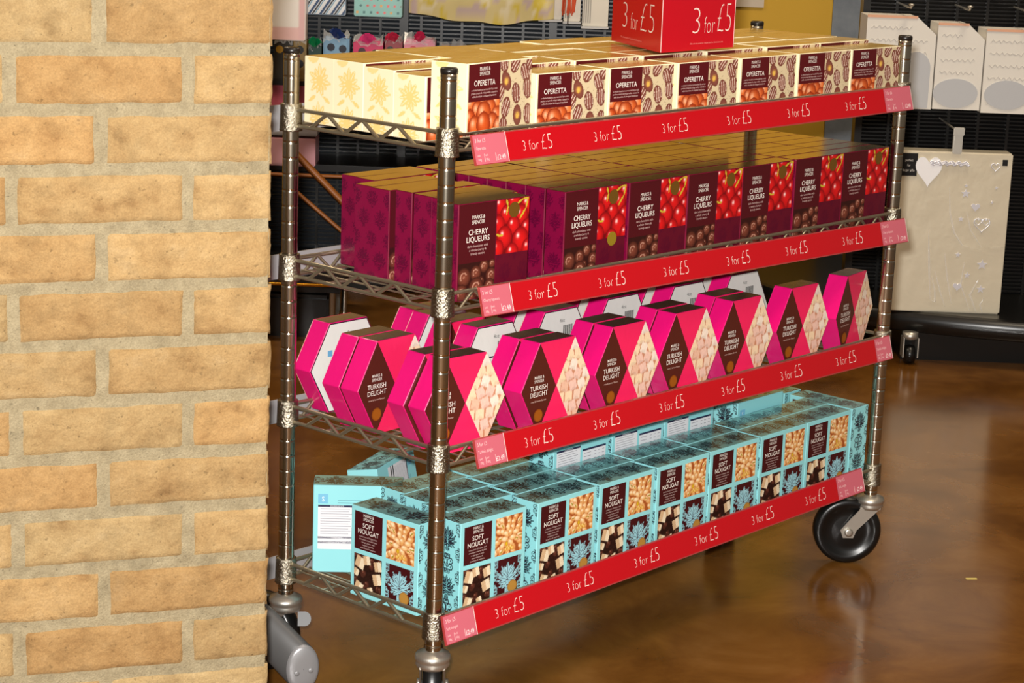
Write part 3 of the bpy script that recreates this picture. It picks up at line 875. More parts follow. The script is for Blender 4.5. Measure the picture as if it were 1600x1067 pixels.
for k, ct in enumerate(CT):
    mb = MB(); y = Wd+.0265
    zt = ct-.006
    mb.add([(-.03, y, zt), (1.2, y, zt), (1.2, y+.012, zt-.0435), (-.03, y+.012, zt-.0435), (-.03, y+.002, zt), (1.2, y+.002, zt), (1.2, y+.014, zt-.0435), (-.03, y+.014, zt-.0435)],
           [(0, 1, 2, 3), (7, 6, 5, 4), (0, 4, 5, 1), (3, 2, 6, 7), (0, 3, 7, 4), (1, 5, 6, 2)], (168, 166, 168))
    mb.build('rear_price_strip', M_RAIL, trolley)

# ------------------------------------------------------------------ the goods
ORD = ['leftmost', 'second from the left', 'third from the left', 'fourth from the left', 'fifth from the left', 'sixth from the left', 'seventh from the left', 'eighth from the left']
ROWN = ['front row', 'second row back', 'third row back', 'fourth row back', 'fifth row back', 'sixth row back', 'seventh row back', 'eighth row back']
used = {}
def put(proto, loc, rot=(0, 0, 0), label='', cat='', group='', scale=(1, 1, 1), skip=()):
    if id(proto) not in used and not skip:
        used[id(proto)] = 1; o = proto; o.location = loc; o.rotation_euler = rot; o.scale = scale
    else:
        o = clone(proto, loc, rot, scale, skip)
    return tag(o, label, cat, group)
rnd = random.Random(12)
# top shelf: cream boxes
cream = make_cream()
GC = 'praline boxes on the top shelf'
z = MATZ[0]
fx = [None, .188, .359, .532, .704, .874, 1.040]
a = math.radians(-4)
put(cream, (.0215, -.0155, z+.0195), (0, 0, math.radians(7)), 'cream and brown praline box standing proud of the row, behind the front left post', 'chocolate box', GC)
for k in range(1, 7):
    put(cream, (fx[k], -.002+rnd.uniform(-.001, .001), z), (0, 0, math.radians(rnd.uniform(-.4, .4))),
        'cream praline box, top shelf, front row, %s' % ORD[k], 'chocolate box', GC, (1, 1, .955))
for r in range(1, 5):
    for k in range(0, 7):
        x = .171*k+rnd.uniform(-.002, .004)+(.003 if k else 0)
        hz = 1.0
        if k == 0: hz = [0, .955, .985, 1.03, 1.03][r]; x = .0045+.001*r
        elif r == 1: hz = 1.015; x += .012; 
        else: hz = 1.025+rnd.uniform(-.012, .02)
        x = min(x, L-.013-CW-.004)
        put(cream, (x, (.053+.0664*(r-1) if k == 0 else .0664*r+.0015), z), (0, 0, math.radians(rnd.uniform(-.6, .6))),
            'cream praline box, top shelf, %s, %s' % (ROWN[r], ORD[k]), 'chocolate box', GC, (1, 1, hz), () )
# second shelf: cherry boxes
cherry = make_cherry()
GK = 'cherry liqueur boxes on the second shelf'
z = MATZ[1]
put(cherry, (.024, -.004, z+.004), (0, 0, math.radians(-1.5)), 'dark cherry liqueur box just right of the front left post, second shelf', 'chocolate box', GK)
kx = [.266, .422, .577, .731, .886, 1.039]
for r in range(8):
    y = .041*r
    if r: put(cherry, ([0, .058, .060, .064, .050, .054, .100, .104][r], y+.004+(.006 if r == 3 else 0)+(.003 if r in (6, 7) else 0), z), (0, 0, math.radians(rnd.uniform(-1.5, 1.5))),
        'dark cherry liqueur box, second shelf, left end of the %s' % ROWN[r], 'chocolate box', GK)
    for k in range(6):
        put(cherry, (kx[k]+rnd.uniform(-.0015, .0015)+(0 if r else 0), y-.002*(r == 0)+rnd.uniform(0, .0008), z), (0, 0, math.radians(rnd.uniform(-.25, .25))),
            'dark cherry liqueur box, second shelf, %s, %s' % (ROWN[r], ORD[k+1]), 'chocolate box', GK)
last = [o for o in S.objects if o.name.startswith('cherry_liqueur_box')]
first_c = [o for o in last if 'second shelf, front row, second' in o['label']][0]
mb = MB(); disc(mb, .118, .060, .0115, -.0006, (140, 118, 30)); mb.build('gold_sticker', M_CARD, first_c)
mb = MB()
for (z0, z1, c) in ((.118, .133, (150, 190, 225)), (.1, .117, (90, 190, 110))):
    mb.add([(-.0008, .022, z0), (-.0008, .030, z0), (-.0008, .030, z1), (-.0008, .022, z1)], [(3, 2, 1, 0)], c)
b7 = [o for o in last if 'left end of the seventh' in o['label']][0]
mb.build('side_sticker', M_CARD, b7)
# third shelf: hexagonal boxes
turk = make_turkish()
GT = 'hexagonal boxes on the third shelf'
z = MATZ[2]; q = TW/4
def hexbox(xt, y, rotd, label, back=False, tilt=0, lift=0.0):
    """xt: x of the front top left corner"""
    a = math.radians(rotd)
    if not back:
        loc = (xt-q*math.cos(a), y-q*math.sin(a), z+lift)
        return put(turk, loc, (tilt, 0, a), label, 'sweet box', GT)
    a2 = a+math.pi
    loc = (xt+3*q*math.cos(a)-0*math.sin(a)-TD*math.sin(a), y+3*q*math.sin(a)+TD*math.cos(a), z+lift)
    return put(turk, loc, (tilt, 0, a2), label, 'sweet box', GT)
hexbox(.034, .022, -4, 'pink hexagonal box half hidden by the front left post, third shelf')
hexbox(.030, .063, -4, 'pink hexagonal box just behind the one at the front left post')
hexbox(.035, .172, 1, 'pink hexagonal box showing its brown diamond between the two left posts')
hexbox(.033, .2125, 1, 'pink hexagonal box directly behind the one between the two left posts')
hexbox(.063, .312, 0, 'pink hexagonal box turned round, white back showing, by the rear left post', True)
fxs = [.2248, .4030, .5690, .7300, .9060, 1.086]
nm = ['second from the left', 'third from the left', 'fourth from the left', 'fifth from the left', 'sixth from the left', 'seventh and last']
for i, x in enumerate(fxs):
    hexbox(x, .002, 0 if i < 5 else 9, 'pink hexagonal box, third shelf, front row, %s' % nm[i])
    if i < 4: hexbox(x-.004+.003*i, .0425+.001*i, 0, 'pink hexagonal box, third shelf, right behind the front one %s' % nm[i])
for i, (x, y) in enumerate([(.228, .140), (.402, .150), (.572, .155), (.752, .150), (.922, .150)]):
    hexbox(x, y, 0, 'white-backed hexagonal box turned round, third shelf middle row, %s' % ORD[i], True)
    hexbox(x-.008, y+.052, 0, 'pink hexagonal box, third shelf rear row, %s' % ORD[i], i != 0)
hexbox(.235, .257, -2, 'pink hexagonal box turned round, one of the pair beyond the left posts', True)
hexbox(.243, .297, -2, 'pink hexagonal box at the very back, one of the pair beyond the left posts', True)
# bottom shelf: nougat boxes
nou = make_nougat()
GN = 'nougat boxes on the bottom shelf'
z = MATZ[3]
nx_ = [.068, .237, .390, .543, .692, .843, .989]
for k, x in enumerate(nx_):
    put(nou, (x, .004 if k else .013, z), (0, 0, math.radians(0 if k else -2)), 'light blue nougat box, bottom shelf, front row, %s' % ORD[k], 'chocolate box', GN)
for r in (1, 2, 3, 4):
    for k, x in enumerate([.098, .250, .400, .550, .700, .850, .996]):
        if (r == 2 or r == 3) and k >= 2 or r == 4: continue
        put(nou, (x+(.008*(r-1) if k < 2 else 0), .004+.0578*r+(.006 if k == 0 else 0), z), (0, 0, math.radians(rnd.uniform(-.5, .5))),
            'light blue nougat box, bottom shelf, %s, %s' % (ROWN[r], ORD[k]), 'chocolate box', GN)
put(nou, (.012, .199, z), (0, 0, math.radians(-88)), 'light blue nougat box turned to face the left end of the bottom shelf', 'chocolate box', GN)
put(nou, (1.142, .006, z), (0, 0, 0), 'light blue nougat box standing sideways at the far right end of the bottom shelf', 'chocolate box', GN, (1, 1, 1)) if False else None
o = put(nou, (1.142, .006+NW, z), (0, 0, math.radians(-90)), 'light blue nougat box standing sideways at the right end of the bottom shelf', 'chocolate box', GN)
o = put(nou, (1.140, .012+2*NW+.004, z), (0, 0, math.radians(-90)), 'light blue nougat box sideways behind the one at the right end', 'chocolate box', GN)
# turned box at the left rear: its back faces the aisle
a = math.radians(-45+180)
put(nou, (.036+NW*math.cos(math.radians(-45))+ND*math.sin(math.radians(45)), .319+NW*math.sin(math.radians(-45))+ND*math.cos(math.radians(45))-.004, z), (0, 0, a),
    'light blue nougat box at the rear left, ingredients side towards the aisle', 'chocolate box', GN)
d1 = Vector((.93, .36, 0)).normalized(); e1 = Vector((.36, -.93, 0)).normalized(); ph = math.radians(80); UP = Vector((0, 0, 1))
nb = UP*math.cos(ph)+e1*math.sin(ph); ns = nb.cross(d1)
Rm = Matrix((ns, nb, d1)).transposed()
P0 = Vector((.160, .296, Z0-.700))-Rm @ Vector((NW, ND, 0))
put(nou, P0, Rm.to_euler(), 'light blue nougat box lying on its side at the rear left, patterned side up', 'chocolate box', GN)
for i, x in enumerate([.415, .570, .718]):
    put(nou, (x, .128+NH, z), (math.radians(90), 0, 0), 'light blue nougat box lying flat under a turned one, bottom shelf, %s' % ['left', 'middle', 'right'][i], 'chocolate box', GN)
    put(nou, (x+NW, .129+ND, z+ND+.001), (0, 0, math.pi), 'light blue nougat box turned round on a flat one, back of bottom shelf, %s' % ['left', 'middle', 'right'][i], 'chocolate box', GN)
put(nou, (.255, .196, z+ND+.093), (0, 0, math.radians(1)), '', 'chocolate box', GN) if False else None
put(nou, (.935+NW, .126+ND, z+.022), (0, 0, math.pi), 'light blue nougat box turned round, raised slightly at the right of the back row', 'chocolate box', GN)
put(nou, (1.0+.13, .24+ND, z), (0, 0, math.pi), 'light blue nougat box in the back right corner of the bottom shelf', 'chocolate box', GN)

# red promotion cube on the cream boxes
def promo():
    """a three-sided card stand"""
    A, B, C = Vector((.556, .054, 0)), Vector((.664, .250, 0)), Vector((.764, .060, 0))
    zc = MATZ[0]+CH*1.05+.001; s = .24
    ang = math.atan2(C.y-A.y, C.x-A.x)
    R0 = Matrix.Rotation(-ang, 3, 'Z')
    a, b, c = Vector((0, 0, 0)), R0 @ (B-A), R0 @ (C-A)
    mb = MB(); mb.prism([(p.x, p.y) for p in (a, c, b)], 0, s, (196, 8, 30), ax='xy')
    w = (246, 226, 220)
    def face(p, q, nrm, x3, xf, xp, xw=.62):
        ax = (q-p).normalized(); up = Vector((0, 0, 1)); P = lambda u, v: p+ax*u+up*v+nrm*.0006
        mb.text('3', .066, P(x3, .027), ax, up, w, -.028, 'LEFT', 1.0)
        mb.text('for', .042, P(xf, .027), ax, up, w, -.024, 'LEFT', .64)
        mb.text('\u00a35', .074, P(xp, .027), ax, up, w, -.030, 'LEFT', xw)
        mb.text('Mix & match only', .012, P(xf-.01, .098), ax, up, w, -.008, 'LEFT', .8)
        mb.text('Offer ends when stocks last. Cheapest item free. Selected items only', .0038, P(x3, .010), ax, up, (236, 150, 150), 0, 'LEFT', .9)
    face(a, c, Vector((0, -1, 0)), .080, .118, .153)
    d = (b-a).normalized(); face(b, a, Vector((-d.y, d.x, 0)), .045, .088, .126, .95)
    mb.tube([Vector((-.0003, -.0004, .001)), Vector((-.0003, -.0004, s-.001))], .0008, 5, (240, 190, 190))
    mb.tube([c+Vector((0, 0, .001)), c+Vector((0, 0, s-.001))], .0006, 5, (240, 190, 190))
    o = mb.build('promotion_stand', M_RAIL, loc=(A.x, A.y, zc), rotz=ang)
    tag(o, 'red three-sided card stand with 3 for \u00a35 in white, on the cream boxes', 'display stand')
promo()

# ------------------------------------------------------------------ shop fittings and goods behind
def slat_panel(mb, u0, u1, z0, z1, pitch=.0107, posts=(), depth=.006):
    z = z0
    while z < z1:
        mb.add([(u0, 0, z), (u1, 0, z), (u1, -depth, z+pitch*.55), (u0, -depth, z+pitch*.55), (u0, 0, z+pitch*.62), (u1, 0, z+pitch*.62)], [(0, 1, 3-1, 3), (3, 2, 5, 4)], mat=0)
        z += pitch
    mb.box(u0, u1, .001, .012, z0, z1, mat=1)
    for p in posts: mb.box(p-.004, p+.004, -depth-.002, .001, z0, z1, mat=1)
# right-hand gondola: oval base on castors, slatted back
g = empty('black_display_stand', shop(0, 0)); g.rotation_euler = (0, 0, BG_ROT)
tag(g, 'black slatted display stand with an oval base tray on castors, right of the trolley', 'display stand')
mb = MB(); n = 96
poly = [(1.75+1.05*math.cos(2*math.pi*k/n), 6.12+.56*math.sin(2*math.pi*k/n)) for k in range(n)]
inner = [(1.75+1.04*math.cos(2*math.pi*k/n), 6.12+.55*math.sin(2*math.pi*k/n)) for k in range(n)]
vs = [(a, b, .082) for a, b in inner]+[(a, b, .086) for a, b in poly]+[(a, b, .137) for a, b in poly]+[(a, b, .141) for a, b in inner]
fs = []
for j in range(3):
    for k in range(n): fs.append((j*n+k, j*n+(k+1) % n, (j+1)*n+(k+1) % n, (j+1)*n+k))
fs += [tuple(range(n))[::-1], tuple(3*n+k for k in range(n))]
mb.add(vs, fs, mat=0, smooth=False); mb.sm[n:2*n] = [True]*n; mb.build('base_tray', M_BLACK, g)
mb = MB(); mb.box(1.085, 2.6, 5.70, 6.4, .0, .088); mb.build('under_tray_shade', M_BLACK, g)  # added black block standing in for the dark shade under the tray
mb = MB(); m2 = MB(); slat_panel(m2, .965, 2.7, .141, 1.6, posts=[.966+.085*k for k in range(0, 20, 1)]); m2.move(Matrix.Translation((0, 5.98, 0)))
m2.build('slatted_back', [M_SLAT, M_BLACK], g)
mb = MB(); mb.box(.955, .975, 5.965, 6.02, .141, 1.6); mb.build('upright', M_BLACK, g)
mb = MB()
cx, cs = 1.10, 5.655
mb.lathe([(.022, .088), (.022, .072), (.012, .066)], 16, M=Matrix.Translation((cx, cs, 0)))
for k in (-1, 1): mb.box(cx+k*.020-.0015, cx+k*.020+.0015, cs-.022, cs+.02, .02, .075)
mb.build('caster', M_STEEL, g)
mb = MB(); mb.lathe([(.008, -.013), (.024, -.013), (.0265, 0), (.024, .013), (.008, .013)], 24, M=Matrix.Translation((cx, cs-.004, .0265)) @ Matrix.Rotation(math.pi/2, 4, 'Y'))
mb.build('caster_wheel', M_RUBBER, g)

# large cream gift bag in clear film
M_BAG = mat('pearl_paper_in_film', 0.35, 0.15, attr=True, spec=0.6, coat=0.8, coat_rough=0.12, bump=(9, 0.35, 0.012))
bag = empty('large_gift_bag', shop(0, 5.68)); bag.rotation_euler = (0, 0, BG_ROT)
tag(bag, 'large pearl cream gift bag with silver hearts standing on the oval black tray', 'gift bag')
ub0, ub1, zb0, zb1 = 1.030, 1.346, .1415, .588
mb = MB(); mb.bevbox(ub0, ub1, 0, .07, zb0, zb1, .004, (222, 212, 188)); mb.build('bag_body', M_BAG, bag)
M_SILVER = mat('silver_foil', 0.3, 0.35, color=(236, 236, 244), spec=0.8)
M_WHITEG = mat('white_gloss_tag', 0.3, color=(252, 252, 255), spec=0.8)
def heart_pts(cx, cz, r, n=36):
    P = []
    for k in range(n):
        t = 2*math.pi*k/n
        P.append((cx+r*math.sin(t)**3, cz+r*(13*math.cos(t)-5*math.cos(2*t)-2*math.cos(3*t)-math.cos(4*t))/16))
    return P
def outline(mb, P, y, r):
    P = [Vector((a, y, b)) for a, b in P]; mb.tube(P+[P[0]], r, 6)
def star_pts(cx, cz, r):
    return [(cx+(r if k % 2 == 0 else r*.42)*math.sin(math.pi*k/5), cz+(r if k % 2 == 0 else r*.42)*math.cos(math.pi*k/5)) for k in range(10)]
K = 1/566.0
def bx_(px): return ub0+(px-1397)*(ub1-ub0)/(1577-1397)
def bz_(py): return zb1-(py-248)*(zb1-zb0)/(494-248)
mb = MB(); outline(mb, heart_pts(1.300, bz_(268), .012), -.002, .0014); mb.build('silver_heart', M_SILVER, bag)
mb = MB(); outline(mb, heart_pts(bx_(1537), bz_(356), .022), -.002, .0012)
for px in (1531, 1543): outline(mb, heart_pts(bx_(px), bz_(352), .0105), -.002, .001)
mb.build('silver_heart', M_SILVER, bag)
for px, py in ((1525, 330), (1507, 453)):
    mb = MB(); mb.prism(heart_pts(bx_(px), bz_(py), .012), -.002, .0); mb.build('silver_heart', M_SILVER, bag)
for (px, py, r) in [(1508, 310, .013), (1504, 349, .008), (1504, 404, .008), (1521, 435, .009), (1543, 418, .015), (1508, 298, .006), (1555, 300, .005), (1550, 322, .005), (1544, 456, .012)]:
    mb = MB(); mb.prism(star_pts(bx_(px), bz_(py), r), -.0015, 0); mb.build('silver_star', M_SILVER, bag)
mb = MB(); P = heart_pts(bx_(1447), bz_(276), .036); mb.prism([(a, bz_(276)+(b-bz_(276))*1.3) for a, b in P], -.004, -.001); mb.build('heart_tag', M_WHITEG, bag)
mb = MB(); mb.box(bx_(1404), bx_(1429), -.0035, -.0005, bz_(286), bz_(252), (26, 24, 24))
for i, t in enumerate(['perfect', 'for', 'larger gifts']): mb.text(t, .0095, (bx_(1416), -.0042, bz_(264+i*7.5)), X_, Z_, (220, 216, 210), 0, xs=.8)
mb.build('printed_tag', M_PAPER, bag)
mb = MB(); mb.box(bx_(1561), bx_(1569), -.0025, -.0005, bz_(266), bz_(257), (30, 30, 30)); mb.build('black_sticker', M_PAPER, bag)
mb = MB()
for i in range(3):
    z = bz_(263+i*2); mb.tube([(bx_(1448+i)+k*.0062, -.003-.002*(k % 2), z+.003*math.sin(k*2.1+i)) for k in range(18)], .0022, 6)
mb.build('silver_cord', M_SILVER, bag)
mb = MB(); x = bx_(1489); mb.bevbox(x-.013, x+.013, -.004, .012, zb1-.005, zb1+.065, .003); mb.bevbox(x-.015, x+.015, -.010, -.002, zb1+.046, zb1+.068, .002); mb.tube([(x, 0, zb1+.055), (x, .27, zb1+.06)], .003, 8)
mb.build('hanging_clip', M_STEEL, bag)
# small folds of the clear film over the bag
mb = MB(); rf = random.Random(6)
def fold(pts, w):
    P = [(bx_(a), bz_(b)) for a, b in pts]; vs = []; fs = []
    sub = []
    for i in range(len(P)-1):
        for k in range(4):
            t = k/4; sub.append((P[i][0]*(1-t)+P[i+1][0]*t, P[i][1]*(1-t)+P[i+1][1]*t))
    sub.append(P[-1])
    for j, (a, b) in enumerate(sub):
        t = j/(len(sub)-1); ww = w*math.sin(math.pi*min(max(t, .02), .98))+.0006
        vs += [(a-ww, -.0015, b), (a, -.0015-ww*.9, b+rf.uniform(-.001, .001)), (a+ww, -.0015, b)]
    for j in range(len(sub)-1):
        q0 = j*3; fs += [(q0, q0+1, q0+4, q0+3), (q0+1, q0+2, q0+5, q0+4)]
    mb.add(vs, fs, smooth=True)
for pts, w in [([(1455, 365), (1458, 400), (1462, 440), (1466, 475)], .0025), ([(1466, 475), (1474, 478), (1472, 460), (1466, 440)], .002), ([(1482, 300), (1486, 340), (1495, 370), (1510, 390), (1542, 396)], .003),
               ([(1512, 338), (1520, 365), (1540, 392)], .002), ([(1483, 402), (1490, 440), (1500, 480)], .002), ([(1515, 415), (1512, 450), (1530, 490)], .002), ([(1540, 440), (1528, 465), (1540, 492)], .003), ([(1550, 392), (1574, 390)], .003),
               ([(1470, 430), (1480, 460), (1490, 485)], .002), ([(1550, 470), (1545, 480), (1550, 493)], .002)]: fold(pts, w)
mb.build('clear_film_folds', M_FILM, bag)

# row of grey-white gift bags, upper right
def note_bag(u0, u1, z0, z1, cut, label, oval):
    b = empty('paper_gift_bag', shop(0, 5.80)); b.rotation_euler = (0, 0, BG_ROT); tag(b, label, 'gift bag', 'white script gift bags on the black stand')
    mb = MB(); c = (226, 222, 214)
    mb.prism([(u0, z0), (u1, z0), (u1, z1-cut), (u1-cut*1.15, z1), (u0, z1)], 0, .12, c)
    mb.box(u0, u1-cut*1.15, -.002, .0, z1-.004, z1+.003, (222, 170, 140))
    rr = random.Random(int(u0*1000))
    for i in range(6):    # faint handwriting
        z = z1-.03-i*.034; x = u0+.012
        pts = []
        while x < u1-.02-(cut if i == 0 else 0):
            pts.append((x, -.0009, z+.004*math.sin(x*420+i)+rr.uniform(-.002, .002))); x += .0035
        if len(pts) > 2: mb.tube(pts, .0007, 4, (210, 206, 199))
    mb.build('bag_body', M_PAPER, b)
    mb = MB()
    cx, cz, rx, rz, top = oval
    n = 30; P = []
    for k in range(n+1):
        t = math.pi*k/n; P.append((cx+rx*math.cos(t), max(z0+.004, cz+rz*math.sin(t))))
    P += [(cx-rx, z0+.004), (cx+rx, z0+.004)] if top else [(cx+rx*math.cos(t2), max(z0+.003, cz+rz*math.sin(t2))) for t2 in [math.pi+math.pi*k/12 for k in range(1, 12)]]
    mb.prism(P, -.0022, -.0004, (188, 190, 194)); mb.build('grey_motif', M_PAPER, b)
    return b
    mb = MB(); x = (u0+u1)/2+.02
    mb.tube([(x-.02, -.003, z1-.01)]+[(x-.02*math.cos(math.pi*k/10), -.003, z1-.002+.022*math.sin(math.pi*k/10)) for k in range(11)]+[(x+.02, -.003, z1-.01)], .0016, 6, (200, 190, 170))
    mb.build('handle', M_PAPER, b)
note_bag(.942, 1.134, .688, .939, .047, 'white script gift bag with a tall grey arch, nearest the grey column', (1.084, .80, .040, .045, True))
note_bag(1.138, 1.268, .690, .924, .040, 'white script gift bag with a grey oval, middle of the upper row', (1.198, .735, .062, .040, False))
note_bag(1.272, 1.46, .684, .912, .047, 'white script gift bag at the right edge, upper row', (1.34, .735, .062, .040, False))
for k in (1.055, 1.215, 1.38):
    mb = MB(); mb.tube([(k, 5.98, .965), (k, 5.78, .965), (k, 5.77, .975)], .003, 8); mb.lathe([(.003, 0), (.008, .003), (.008, .006), (.001, .008)], 12, M=Matrix.Translation((k, 5.775, .97)))
    mb.build('display_hook', M_STEEL, g)

# left-hand fittings: grey-black slatted wall units
g2 = empty('slatted_wall_unit', shop(0, 0)); g2.rotation_euler = (0, 0, BG_ROT)
tag(g2, 'dark slatted wall unit with hooks seen above the cream boxes, behind the trolley', 'display stand')
m2 = MB(); slat_panel(m2, -1.5, .56, .12, 1.12, .0128, posts=[-.62+.062*k for k in range(19)]); m2.move(Matrix.Translation((0, 6.42, 0)))
m2.build('slatted_back', [M_SLATGREY, M_BLACK], g2)
mb = MB()
for u in (-.36, .09): mb.box(u-.012, u+.012, 6.38, 6.42, 0, 1.15)
mb.build('upright', M_BLACK, g2)
mb = MB(); mb.box(-1.5, .56, 6.12, 6.42, .655, .675); mb.build('goods_shelf', M_BLACK, g2)
mb = MB(); mb.box(-1.5, .56, 6.36, 6.44, 0, .12); mb.build('kick_board', M_BLACK, g2)
mb = MB(); mb.box(-1.5, .50, 6.16, 6.42, .40, .42); mb.build('lower_shelf', M_BLACK, g2)

g3 = empty('low_display_table', shop(0, 0)); g3.rotation_euler = (0, 0, BG_ROT)
tag(g3, 'low black table with a gold front edge, left of the trolley behind the brick pier', 'table')
mb = MB(); mb.bevbox(-1.05, -.475, 5.62, 6.1, .145, .165, .003); mb.build('table_top', M_BLACK, g3)
M_GOLD = mat('gold_trim', 0.2, 1.0, (235, 170, 50))
mb = MB(); mb.tube([(-1.05, 5.615, .168), (-.47, 5.615, .168)], .0045, 8); mb.build('gold_edge', M_GOLD, g3)
for u in (-.50, -.62): 
    for s in (5.65, 6.05):
        mb = MB(); mb.tube([(u, s, 0), (u, s, .146)], .009, 12); mb.build('leg', M_CHROME, g3)
mb = MB(); mb.bevbox(-1.0, -.51, 5.7, 6.05, .0, .12, .01); o = mb.build('storage_box', M_BLACK, loc=shop(0, 0), rotz=BG_ROT); tag(o, 'black storage box under the low gold-edged table', 'box')

# brown slanting bars and a cross bar between the left posts
g4 = empty('brown_bars', shop(0, 0)); g4.rotation_euler = (0, 0, BG_ROT)
tag(g4, 'brown bars slanting down behind the second shelf at the left', 'trestle')
M_BROWNBAR = mat('bar_brown', 0.4, color=(150, 88, 34))
mb = MB(); mb.tube([(-.67, 6.05, .487), (-.38, 6.05, .20)], .011, 4); mb.build('slanting_bar', M_BROWNBAR, g4)
mb = MB(); mb.tube([(-.68, 6.1, .37), (-.38, 6.1, .12)], .007, 4); mb.build('slanting_bar', M_BROWNBAR, g4)
mb = MB(); mb.tube([(-.95, 6.1, .395), (-.2, 6.1, .395)], .006, 4); mb.build('cross_bar', M_BROWNBAR, g4)

# goods on the wall unit
def flatbag(name, u0, u1, z0, z1, s, d, C, label, cat, group=None, extra=None, m=None):
    mb = MB(); mb.bevbox(0, u1-u0, 0, d, 0, z1-z0, .003, C.mean(axis=(0, 1)), 0)
    mb.sheet((.003, -.0004, .003), (u1-u0-.006, 0, 0), (0, 0, z1-z0-.006), C)
    if extra: extra(mb, u1-u0, z1-z0)
    o = mb.build(name, m or M_GLOSSCARD, loc=shop(0, 0), rotz=BG_ROT)
    p = shop(u0, s, z0); o.location = p
    return tag(o, label, cat, group)
GB = 'goods hanging on the slatted wall unit'
a = Art(.13, .26, 20, (232, 224, 214)); a.rect(0, .13, 0, .035, (226, 184, 178)); a.rect(.115, .13, 0, .26, (222, 178, 176))
a.ell(.05, .175-.035, .014, .012, 0, (226, 180, 110)); a.ell(.05, .155, .012, .007, 0, (210, 80, 90))
flatbag('cupcake_gift_bag', -.745, -.614, .80, 1.06, 5.95, .06, a.C, 'white and pink gift bag with a small cupcake print, next to the brick pier', 'gift bag')
a = Art(.12, .2, 60, (226, 228, 230)); t = (a.X*1.0+(-a.Y)*.72)
k = np.mod(t, .036); a.mask(k < .009, (40, 70, 110)); a.mask((k > .012) & (k < .018), (24, 26, 34)); a.mask((k > .02) & (k < .024), (110, 160, 190))
flatbag('striped_gift_bag', -.628, -.515, .862, 1.06, 6.12, .05, a.C, 'gift bag with slanting blue, black and white stripes, upper left', 'gift bag')
a = Art(.15, .2, 60, (140, 196, 190)); rg = random.Random(3)
for i in range(7):
    for j in range(9): a.ell(.008+i*.022+(.011 if j % 2 else 0), .01+j*.02, .0042, .0042, 0, rg.choice([(206, 90, 80), (222, 170, 90), (120, 90, 70), (230, 110, 110), (70, 120, 120)]))
flatbag('spotted_gift_bag', -.492, -.352, .862, 1.06, 6.12, .05, a.C, 'turquoise gift bag with small coloured spots, upper left', 'gift bag')
# floral tissue pack, soft and crumpled
def tissue():
    mb = MB(); nx, nz = 44, 16; w, h = .41, .24
    for side, y0 in ((0, 0), (1, .07)):
        vs = []; cs = []
        for j in range(nz+1):
            for i in range(nx+1):
                x, z = w*i/nx, h*j/nz
                nn = noise.noise(Vector((x*16, z*9, 1))); bul = math.sin(math.pi*i/nx)**.4*math.sin(math.pi*min(1, (j+.6)/nz*1.2))**.4 if 0 < i < nx else 0
                y = .035+(y0-.035)*abs(bul)+(nn*.012 if side == 0 else 0)
                sag = .02*math.sin(math.pi*i/nx)-.028*i/nx*0
                vs.append((x, y, z+ (-(sag) if j == 0 else 0)+.014*noise.noise(Vector((x*9, 0, 5)))*(j == 0)))
                q = noise.noise(Vector((x*26, z*26, 7))); p = noise.noise(Vector((x*34, z*30, 17)))
                c = np.array((216, 198, 140.))
                if q > .18: c = np.array((214, 190, 78.))
                if p > .26: c = np.array((198, 176, 170.))
                if p < -.3: c = np.array((228, 214, 176.))
                cs.append(c)
        fs = []
        for j in range(nz):
            for i in range(nx):
                q0 = j*(nx+1)+i; f = (q0, q0+1, q0+nx+2, q0+nx+1); fs.append(f if side == 0 else f[::-1])
        mb.add(vs, fs, np.array(cs), 0, True)
    o = mb.build('floral_tissue_pack', M_GLOSSCARD, loc=shop(-.325, 5.95, .888), rotz=BG_ROT)
    tag(o, 'crumpled pack of pale yellow floral tissue paper hanging at the top', 'wrapping paper')
tissue()
def cardstack(u0, u1, z0, z1, label, n=4):
    g = empty('greeting_card_pack', shop(0, 0)); g.rotation_euler = (0, 0, BG_ROT); tag(g, label, 'card pack', 'white card packs on the slatted wall unit')
    w = (u1-u0)
    mb = MB(); mb.bevbox(u0, u1, 6.14, 6.2, z0, z1, .002, (226, 220, 206)); 
    for i in range(n): mb.box(u0+.004+i*.006, u0+.006+i*.006, 6.1385, 6.14, z0+.01, z1, (150, 146, 138))
    mb.box(u0-.002, u1+.002, 6.13, 6.205, z0-.006, z0, (206, 206, 204))
    mb.build('pack', M_PAPER, g); return g
cardstack(.045, .110, .872, 1.05, 'white greeting card pack right of the floral tissue', 6)
gt = cardstack(.116, .164, .868, 1.05, 'white greeting card pack behind the red tassel', 3)
cardstack(.170, .245, .856, 1.05, 'white greeting card pack nearest the red promotion cube', 4)
mb = MB(); rg = random.Random(9)
for i in range(22):
    x = .128+rg.uniform(-.02, .024); mb.tube([(x*.3+.09, 6.11, 1.0), (x, 6.11, .95), (x+rg.uniform(-.006, .006), 6.11, .885+rg.uniform(0, .02))], .0018, 5, (206, 84, 50))
mb.tube([(.128, 6.115, .9), (.128, 6.115, .862)], .002, 5, (60, 40, 30))
o = mb.build('red_tassel', M_PAPER, loc=shop(0, 0), rotz=BG_ROT); tag(o, 'red tassel hanging over the white card packs at the top', 'tassel')
# white notice on the yellow wall
mb = MB(); mb.box(.58, .785, 6.94, 6.948, .875, 1.12, (212, 196, 176)); mb.text('~', .03, (.70, 6.9385, .93), X_, Z_, (150, 130, 110))
o = mb.build('wall_notice', M_PAPER, loc=shop(0, 0), rotz=BG_ROT); tag(o, 'pale paper notice on the yellow wall beside the red cube', 'notice')

